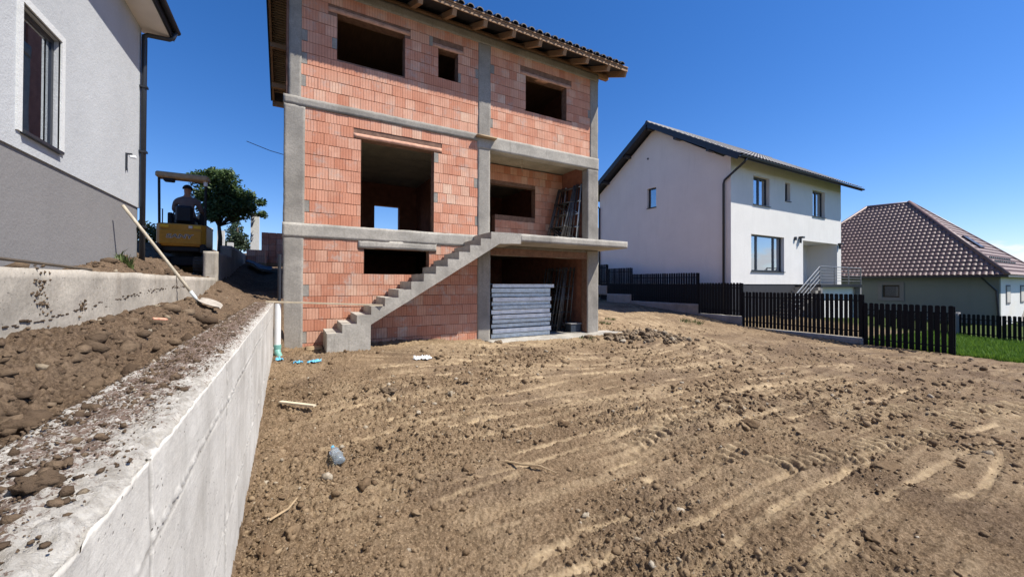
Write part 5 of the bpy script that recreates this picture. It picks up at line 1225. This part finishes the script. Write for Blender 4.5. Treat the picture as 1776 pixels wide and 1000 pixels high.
MB().add([(xe0+3.6,ye0+2.5*c1*1.0,HE+2.5*s1+.06),(xe0+4.6,ye0+2.5*c1,HE+2.5*s1+.06),(xe0+4.6,ye0+3.6*c1,HE+3.6*s1+.1),(xe0+3.6,ye0+3.6*c1,HE+3.6*s1+.1),(xe0+3.6,ye0+2.5*c1-.1,HE+2.5*s1+.14),(xe0+4.6,ye0+2.5*c1-.1,HE+2.5*s1+.14),(xe0+4.6,ye0+3.6*c1-.1,HE+3.6*s1+.16),(xe0+3.6,ye0+3.6*c1-.1,HE+3.6*s1+.16)], bf).build('skylight', 'anthracite', hroof)
# outside stair parapet at its front corner
o = MB().add([(37.2,5.2,E-2.4),(39.6,5.2,E-1.0),(39.6,5.2,E-.75),(37.2,5.2,E-2.1),(37.2,5.35,E-2.4),(39.6,5.35,E-1.0),(39.6,5.35,E-.75),(37.2,5.35,E-2.1)], bf).build('stair_parapet', 'concrete', Hp)

# ------------------------------------------------------------------ fences
FX = 18.1
def slat_mesh(h, w_=.115, t_=.012, name='slat'):
    pts = [(-w_/2, 0), (w_/2, 0), (w_/2, h-.03)] + [(w_/2*math.cos(a), h-.03+.03*math.sin(a)) for a in np.linspace(0, math.pi, 7)[1:-1]] + [(-w_/2, h-.03)]
    mb = MB().prism(pts, 'x', -t_/2, t_/2)
    me = np_mesh(name, mb.V, mb.F, 'fence'); b = bmesh.new(); b.from_mesh(me); bmesh.ops.recalc_face_normals(b, faces=b.faces); b.to_mesh(me); b.free(); return me
def fence(name, x, panels, label, pitch=.148, plinth=True, w_=.118):
    root = thing(name, (x, panels[0][0], E+panels[0][2]), label, 'fence')
    for (ya_, yb_, z0, z1, zp) in panels:
        n = int(round((yb_-ya_)/pitch)); p_ = (yb_-ya_)/n; me = slat_mesh(z1-z0, w_)
        for k in range(n):
            o = bpy.data.objects.new('slat', me); link(o, root, (x, ya_+p_*(k+.5), E+z0+random.uniform(-.006,.006))); o.rotation_euler = (random.uniform(-.006,.006), 0, random.uniform(-.04,.04))
        for zz in (z0+.22, z1-.24): MB().box(x+.009, x+.042, ya_, yb_, E+zz-.02, E+zz+.02).build('rail', 'fence', root)
        for yy in (ya_+.02, yb_-.02): MB().box(x+.045, x+.10, yy-.03, yy+.03, E+z0-.3, E+z1-.02).build('post', 'fence', root)
        if plinth and zp: rough_box('plinth', x-.02, x+.20, ya_, yb_, E+z0-.65, E+z0-.03, 'concrete', root, .1, .012, int(yb_*10))
    return root
fence('picket_fence', FX, [(3.87,6.11,-2.17,-.66,0),(6.11,10.49,-1.92,-.35,1),(10.49,12.72,-1.46,.06,1),(12.72,17.22,-1.0,.58,1),(17.22,19.32,-.62,.98,1),(19.32,22.0,-.10,1.27,1)], 'black steel slat fence stepping down the slope beside the dirt yard')
fence('garden_fence', 27.0, [(3.0,4.36,-2.45,-1.33,0),(4.40,8.5,-2.45,-1.33,0)], 'low black slat fence standing beyond the strip of lawn', .14, False, .10)
MB().box(0,0,0,0,0,0)
o = rough_box('fence_post', 26.9, 27.2, 5.62, 5.86, E-2.6, E-1.28, 'plaster_grey', None, .2, .006, 91); tag(o, 'pale square post at the end of the lawn fence', 'post')

# lawn
def blades(name, x, y, z, h, w_, m, seed, lean=.35):
    g = np.random.default_rng(seed); n = len(x); a = g.uniform(0, 6.28, n); l = g.uniform(0, lean, n)*h; b = g.uniform(0, 6.28, n)
    c, s = np.cos(a)*w_, np.sin(a)*w_; dx, dy = np.cos(b)*l, np.sin(b)*l
    V = np.stack([np.stack([x-c, y-s, z], -1), np.stack([x+c, y+s, z], -1), np.stack([x+c*.6+dx*.4, y+s*.6+dy*.4, z+h*.6], -1), np.stack([x-c*.6+dx*.4, y-s*.6+dy*.4, z+h*.6], -1), np.stack([x+dx, y+dy, z+h], -1)], 1)
    k = (np.arange(n)*5)[:,None]; F = np.concatenate([k+np.array([0,1,2]), k+np.array([0,2,3]), k+np.array([3,2,4])], 0)
    me = np_mesh(name, V.reshape(-1,3), F, m); r_ = g.uniform(0, 1, n); fattr(me, 'rnd', np.concatenate([r_, r_, r_])); return link(bpy.data.objects.new(name, me))
g = np.random.default_rng(40); n = 42000
gx = 18.25+(27.5-18.25)*g.uniform(0, 1, n)**1.3; gy = -1.5+8.0*g.uniform(0, 1, n); gz_ = ground_fields(gx, gy)[0]; tuft = .5+1.2*np.clip(gn2(gx*1.5, gy*1.5, 77)+.35, 0, 1)
o = blades('grass', gx, gy, gz_-.01, .07+.13*g.uniform(0, 1, n)*tuft, .007+.009*g.uniform(0, 1, n), 'grass', 41, .6); tag(o, 'bright green lawn growing beyond the black slat fence', 'grass', kind='stuff')
# weeds
def weed(x, y, n, r, h, label, seed, m='leaf_weed', z=None):
    g = np.random.default_rng(seed); a = g.uniform(0, 6.28, n); rr = r*np.sqrt(g.uniform(0, 1, n)); xs = x+np.cos(a)*rr; ys = y+np.sin(a)*rr
    zs = ground_fields(xs, ys)[0] if z is None else np.full(n, z)
    o = blades('weed', xs, ys, zs-.01, h*g.uniform(.4, 1, n), np.full(n, .012), m, seed, .9); o2 = tag(o, label, 'weed'); return o
weed(-1.95, 7.2, 70, .08, .17, 'green weed tuft at the foot of the grey and white house', 51)
weed(10.6, 11.4, 90, .22, .14, 'small green weed tuft on pale soil beside the right corner column', 52)
weed(12.0, 12.6, 80, .25, .12, 'low weed patch on the pale slope below the fence', 53)
weed(7.6, 8.95, 90, .25, .10, 'sparse weed patch along the concrete apron edge', 54)
weed(15.6, 11.3, 140, .5, .22, 'weeds growing in the fence shade on the slope', 55)

# ------------------------------------------------------------------ trees and things behind
def leaf_cloud(name, centers, n, size, m, parent, seed, origin, asp=.55):
    g = np.random.default_rng(seed); C = np.array([c[:3] for c in centers]); Rr = np.array([c[3] for c in centers]); p = Rr**2/np.sum(Rr**2)
    k = g.choice(len(C), n, p=p); d = g.normal(size=(n,3)); d /= np.linalg.norm(d, axis=1)[:,None]
    rad = Rr[k]*np.clip(g.uniform(0, 1, n)**.45, 0, 1)*(1+.25*g.normal(size=n)*.5)
    P = C[k]+d*rad[:,None]*np.array([1,1,.85])
    u = g.normal(size=(n,3)); u /= np.linalg.norm(u, axis=1)[:,None]; v = np.cross(u, g.normal(size=(n,3))); v /= np.linalg.norm(v, axis=1)[:,None]
    s = size*g.uniform(.6, 1.3, n)[:,None]
    V = np.stack([P-u*s, P+v*s*asp, P+u*s, P-v*s*asp], 1)-np.array(origin)
    F = np.arange(4*n).reshape(n, 4); me = np_mesh(name, V.reshape(-1,3), F, m); fattr(me, 'rnd', g.uniform(0, 1, n)*.7+.3*(k % 3)/2)
    return link(bpy.data.objects.new(name, me), parent, origin)
def tree(x, y, z, trunk_h, blobs, n, size, m, label, seed, name='tree', tr=.07, limbs=True):
    t = thing(name, (x, y, z), label, 'tree' if name == 'tree' else name.replace('_', ' '))
    mb = MB().tube([(x,y,z-.3),(x+.02,y,z+trunk_h*.5),(x-.03,y,z+trunk_h)], [tr*1.25,tr,tr*.8], 8)
    if limbs:
        for b in blobs: mb.tube([(x-.03,y,z+trunk_h*.9), ((x+b[0])/2,(y+b[1])/2,z+trunk_h+.45*(b[2]-z-trunk_h)), tuple(b[:3])], [tr*.55,tr*.35,tr*.1], 6)
    mb.build('trunk', 'bark', t, smooth=True)
    leaf_cloud('crown', blobs, n, size, m, t, seed, (x, y, z)); return t
Tz = E+1.3
rg = random.Random(5)
bl = [(-2.95,19,E+3.95,.42),(-2.55,19.1,E+4.1,.42),(-2.25,18.9,E+4.0,.5),(-2.6,19,E+3.4,.6),(-2.0,19.1,E+3.45,.55),(-1.6,19,E+3.2,.42),(-2.2,18.8,E+2.9,.55),(-1.75,19,E+2.8,.42),(-2.7,18.9,E+2.75,.45),(-3.05,19.2,E+3.35,.35),(-1.45,19,E+3.45,.28),(-3.25,19,E+4.0,.25),(-2.2,19,E+4.25,.25),(-1.4,18.9,E+2.95,.25)]
bl += [(b[0]+rg.uniform(-.4,.4), b[1]+rg.uniform(-.5,.5), b[2]+rg.uniform(-.3,.3), .2) for b in bl]
tree(-2.42, 19, Tz-.1, 1.1, bl, 12500, .062, 'leaf', 'small dark green broadleaf tree standing behind the excavator', 61)
cb = [(-2.6+rg.uniform(-.35,.35)*(1-k/26), 26+rg.uniform(-.4,.4), E+1.9+k*.072, .42*(1-k/26)+.05) for k in range(24)]
cb += [(-2.1+rg.uniform(-.3,.3), 26, E+1.9+k*.06, .3*(1-k/14)+.04) for k in range(12)]
tree(-2.5, 26, E+1.0, 2.0, cb, 2600, .075, 'leaf_pine', 'ragged grey green conifer beyond the broadleaf tree', 62, 'conifer', .05, False)
bb = [(-4.2+rg.uniform(-.7,.7), 17+rg.uniform(-.5,.5), E+1.2+rg.uniform(0,.7), .3) for k in range(18)]
tree(-4.1, 17, E+.7, .5, bb, 3000, .045, 'leaf_bush', 'yellowish green bush behind the corner of the white and grey house', 63, 'bush', .03, False)
b2 = [(3.1+rg.uniform(-.9,.9), 25+rg.uniform(-.5,.5), E+1.6+rg.uniform(0,1.8), .4) for k in range(14)]
tree(3.0, 25, E+.2, 1.4, b2, 1800, .09, 'leaf', 'green tree glimpsed through the rear opening of the brick house', 64)
# white post, garden wall, brick pallets
wp = thing('white_post', (-1.32, 20, E+.8), 'tall white rendered post with dark flat cap behind the garden wall', 'post')
MB().box(-1.47,-1.17,19.85,20.15,E+.6,E+2.86).build('shaft', 'trim_white', wp); MB().box(-1.5,-1.14,19.82,20.18,E+2.861,E+2.93).build('cap', 'plaster_grey', wp)
ww_ = thing('white_fence_wall', (-3, 21.2, E+1), 'broken line of white wall panels behind the small tree', 'wall')
for x0, x1, h in ((-3.35,-2.95,2.35),(-2.78,-2.52,2.25),(-2.42,-2.2,1.75),(-3.9,-3.45,2.2)): MB().box(x0, x1, 21.1, 21.3, E+.6, E+h).build('wall_panel', 'trim_white', ww_)
def pallet(x, y, z, w_, d_, rows, label, seed):
    t = thing('brick_pallet', (x, y, z), label, 'brick stack', 'stacks of bricks behind the house'); g = random.Random(seed)
    p = MB()
    for k in range(5): p.box(x-w_/2+k*w_/5+.01, x-w_/2+(k+1)*w_/5-.03, y-d_/2, y+d_/2, z+.1, z+.125)
    for k in range(3): p.box(x-w_/2, x+w_/2, y-d_/2+k*(d_-.1)/2, y-d_/2+k*(d_-.1)/2+.1, z, z+.099)
    p.build('pallet', 'wood_grey', t); mb = MB(); n = max(2, int(w_/.25))
    for r_ in range(rows):
        for k in range(n):
            if r_ == rows-1 and g.random() < .3: continue
            mb.box(x-w_/2+k*w_/n+.006, x-w_/2+(k+1)*w_/n-.006, y-d_/2+g.uniform(0,.02), y+d_/2-g.uniform(0,.02), z+.127+r_*.24, z+.127+r_*.24+.23, g.random())
    mb.build('bricks', 'brick', t, rnd=True)
pallet(-.62, 18.6, E+.65, .75, .8, 5, 'taller stack of red hollow bricks on a pallet against the brick house', 1)
pallet(-1.1, 17.6, E+.60, .6, .8, 2, 'low broken stack of red hollow bricks beside the white post', 2)
gr_ = np.random.default_rng(3)
tp = []; 
U, V_ = np.meshgrid(np.linspace(0, 1, 22), np.linspace(0, 1, 22), indexing='ij'); tx = -1.25+U*.7; ty = 15.0+V_*1.4; tz = bank_base(tx, ty)+.16+.10*fbm2(tx*2.3, ty*2.3, 8, 3)
o = link(bpy.data.objects.new('tarp', grid_mesh('tarp', np.stack([tx-(-.9), ty-15.7, tz-(E+.6)], -1), 'tarp', True)), None, (-.9, 15.7, E+.6)); tag(o, 'dark crumpled plastic sheet lying on the shaded soil slope', 'tarp'); so = o.modifiers.new('t', 'SOLIDIFY'); so.thickness = .01
# distant neighbour glimpsed between the brick and the white house
nb = thing('distant_house', (24, 36, E-1), 'pale distant house glimpsed in the gap beside the brick house', 'house')
MB().box(22.0, 30.0, 31, 38, E-2, E+4.2).build('wall', 'plaster_white', nb); MB().prism([(30.2, E+4.0), (38.8, E+4.0), (34.5, E+6.6)], 'x', 21.4, 30.6).build('roof', 'tile_dark', nb)
MB().box(21.99, 22.0, 33, 34, E+1.5, E+2.8).build('window', 'anthracite', nb)

# ------------------------------------------------------------------ litter in the yard
def bottle():
    x, y = .40, 4.12; z = ground_z(x, y)+.045; t = thing('bottle', (x, y, z), 'crushed clear plastic bottle lying on the brown dirt', 'bottle')
    pr_ = [(0,.020),(.006,.036),(.02,.041),(.06,.039),(.075,.041),(.10,.038),(.13,.041),(.16,.038),(.19,.036),(.215,.024),(.235,.014),(.25,.0135)]
    n = 20; V = []; F = []
    dv = Vector((-.12, .99, .10)).normalized(); sv = dv.cross(Vector((0,0,1))).normalized(); uv = sv.cross(dv)
    for j, (a, r_) in enumerate(pr_):
        for i in range(n):
            th = 2*math.pi*i/n; rr = r_*(1+.12*math.sin(3*th+j*1.3)*(1 if 1 < j < 9 else 0)); p = dv*(a*1.15-.14)+sv*(rr*1.25*math.cos(th))+uv*(rr*1.0*math.sin(th)); V.append(tuple(Vector((x,y,z))+p))
    mb = MB(); mb.V = V
    for j in range(len(pr_)-1):
        for i in range(n): mb.F.append((j*n+i, j*n+(i+1)%n, (j+1)*n+(i+1)%n, (j+1)*n+i)); mb.A.append(0)
    mb.F.append(tuple(range(n))); mb.A.append(0); mb.build('body', 'pet', t, smooth=True)
    c = Vector((x,y,z))+dv*.148; MB().tube([c, c+dv*.024], .0165, 12).build('cap', 'blue_plastic', t)
bottle()
def lathe_stick(x0, y0, x1, y1, w_, h_, m, name, label, cat, dz=.03):
    za, zb = ground_z(x0, y0)+dz, ground_z(x1, y1)+dz; zm = max(za, zb, ground_z((x0+x1)/2, (y0+y1)/2)+dz)
    o = MB().beam((x0,y0,zm), (x1,y1,zm-.01), w_, h_).build(name, m, None, origin=((x0+x1)/2,(y0+y1)/2,zm)); tag(o, label, cat)
lathe_stick(-.10, 5.86, .28, 5.50, .055, .02, 'wood_pale', 'plank_offcut', 'thin pale plank offcut lying on the dirt near the retaining wall', 'plank', .045)
def twig(pts, r, label):
    P = [(x, y, ground_z(x, y)+dz) for x, y, dz in pts]; o = MB().tube(P, [r, r*.9, r*.7, r*.4][:len(P)], 6).build('twig', 'wood_grey', None, origin=P[0]); tag(o, label, 'twig')
twig([(1.86,3.42,.03),(1.98,3.28,.05),(2.10,3.16,.04),(2.22,3.05,.03)], .012, 'dry forked twig lying across the dirt in mid yard')
twig([(-.12,3.35,.03),(.0,3.42,.05),(.06,3.5,.03)], .010, 'short dark twig on loose soil at the wall foot')
def crumple(name, x, y, sx_, sy_, hgt, m, label, cat, seed, n=26, z=None):
    U, V_ = np.meshgrid(np.linspace(-1, 1, n), np.linspace(-1, 1, n), indexing='ij')
    r_ = 1+.35*gn2(U*1.5+seed, V_*1.5, seed); px = x+U*sx_*r_+.3*sx_*gn2(U*2, V_*2+seed, seed+3); py = y+V_*sy_*r_
    pz_ = ground_fields(px.ravel(), py.ravel())[0].reshape(px.shape); pz_ = np.maximum(pz_, pz_.mean())+.012+hgt*np.abs(fbm2(U*2.2, V_*2.2, seed+1, 3))
    o0 = (x, y, float(pz_.mean())); o = link(bpy.data.objects.new(name, grid_mesh(name, np.stack([px,py,pz_],-1)-np.array(o0), m, False)), None, o0); tag(o, label, cat)
    s_ = o.modifiers.new('t', 'SOLIDIFY'); s_.thickness = .003
crumple('plastic_bag', 2.32, 7.75, .17, .08, .12, 'white_plastic', 'crumpled white plastic bag lying in front of the stairs', 'bag', 3)
crumple('plastic_scrap', .40, 8.15, .11, .05, .07, 'blue_plastic', 'larger torn blue plastic scrap near the drain elbow', 'plastic scrap', 5, 16)
crumple('plastic_scrap', .13, 8.22, .07, .05, .06, 'blue_plastic', 'blue plastic scrap lying between drain elbow and torn blue sheet', 'plastic scrap', 6, 16)
crumple('plastic_scrap', -.17, 8.75, .06, .06, .05, 'blue_plastic', 'small blue plastic scrap at the retaining wall foot under the drain elbow', 'plastic scrap', 7, 14)
bs = MB().box(-.05,.05,-.02,.02,0,.018); o = bs.build('brick_shard', 'brick', None, origin=(0,0,0), bevel=.004); o.location = (-1.0, 4.55, E-.335); o.rotation_euler = (.1, .15, .5); tag(o, 'small flat orange brick shard on the dark soil bank', 'brick shard')
for k, (x, y, s, lb_) in enumerate([(7.7, 9.0, .10, 'lump of pale spilled concrete on the apron edge in front of scaffold frames'), (4.72, 9.05, .10, 'grey concrete lump lying by the corner of the apron beside steel panels'), (8.5, 8.9, .13, 'whitish concrete spill at the apron end beside the rubble heap')]):
    clod_thing(x, y, ground_z(x, y)+.03, s, 'clod_grey', lb_, 30+k, (1.6, 1, .5), k)
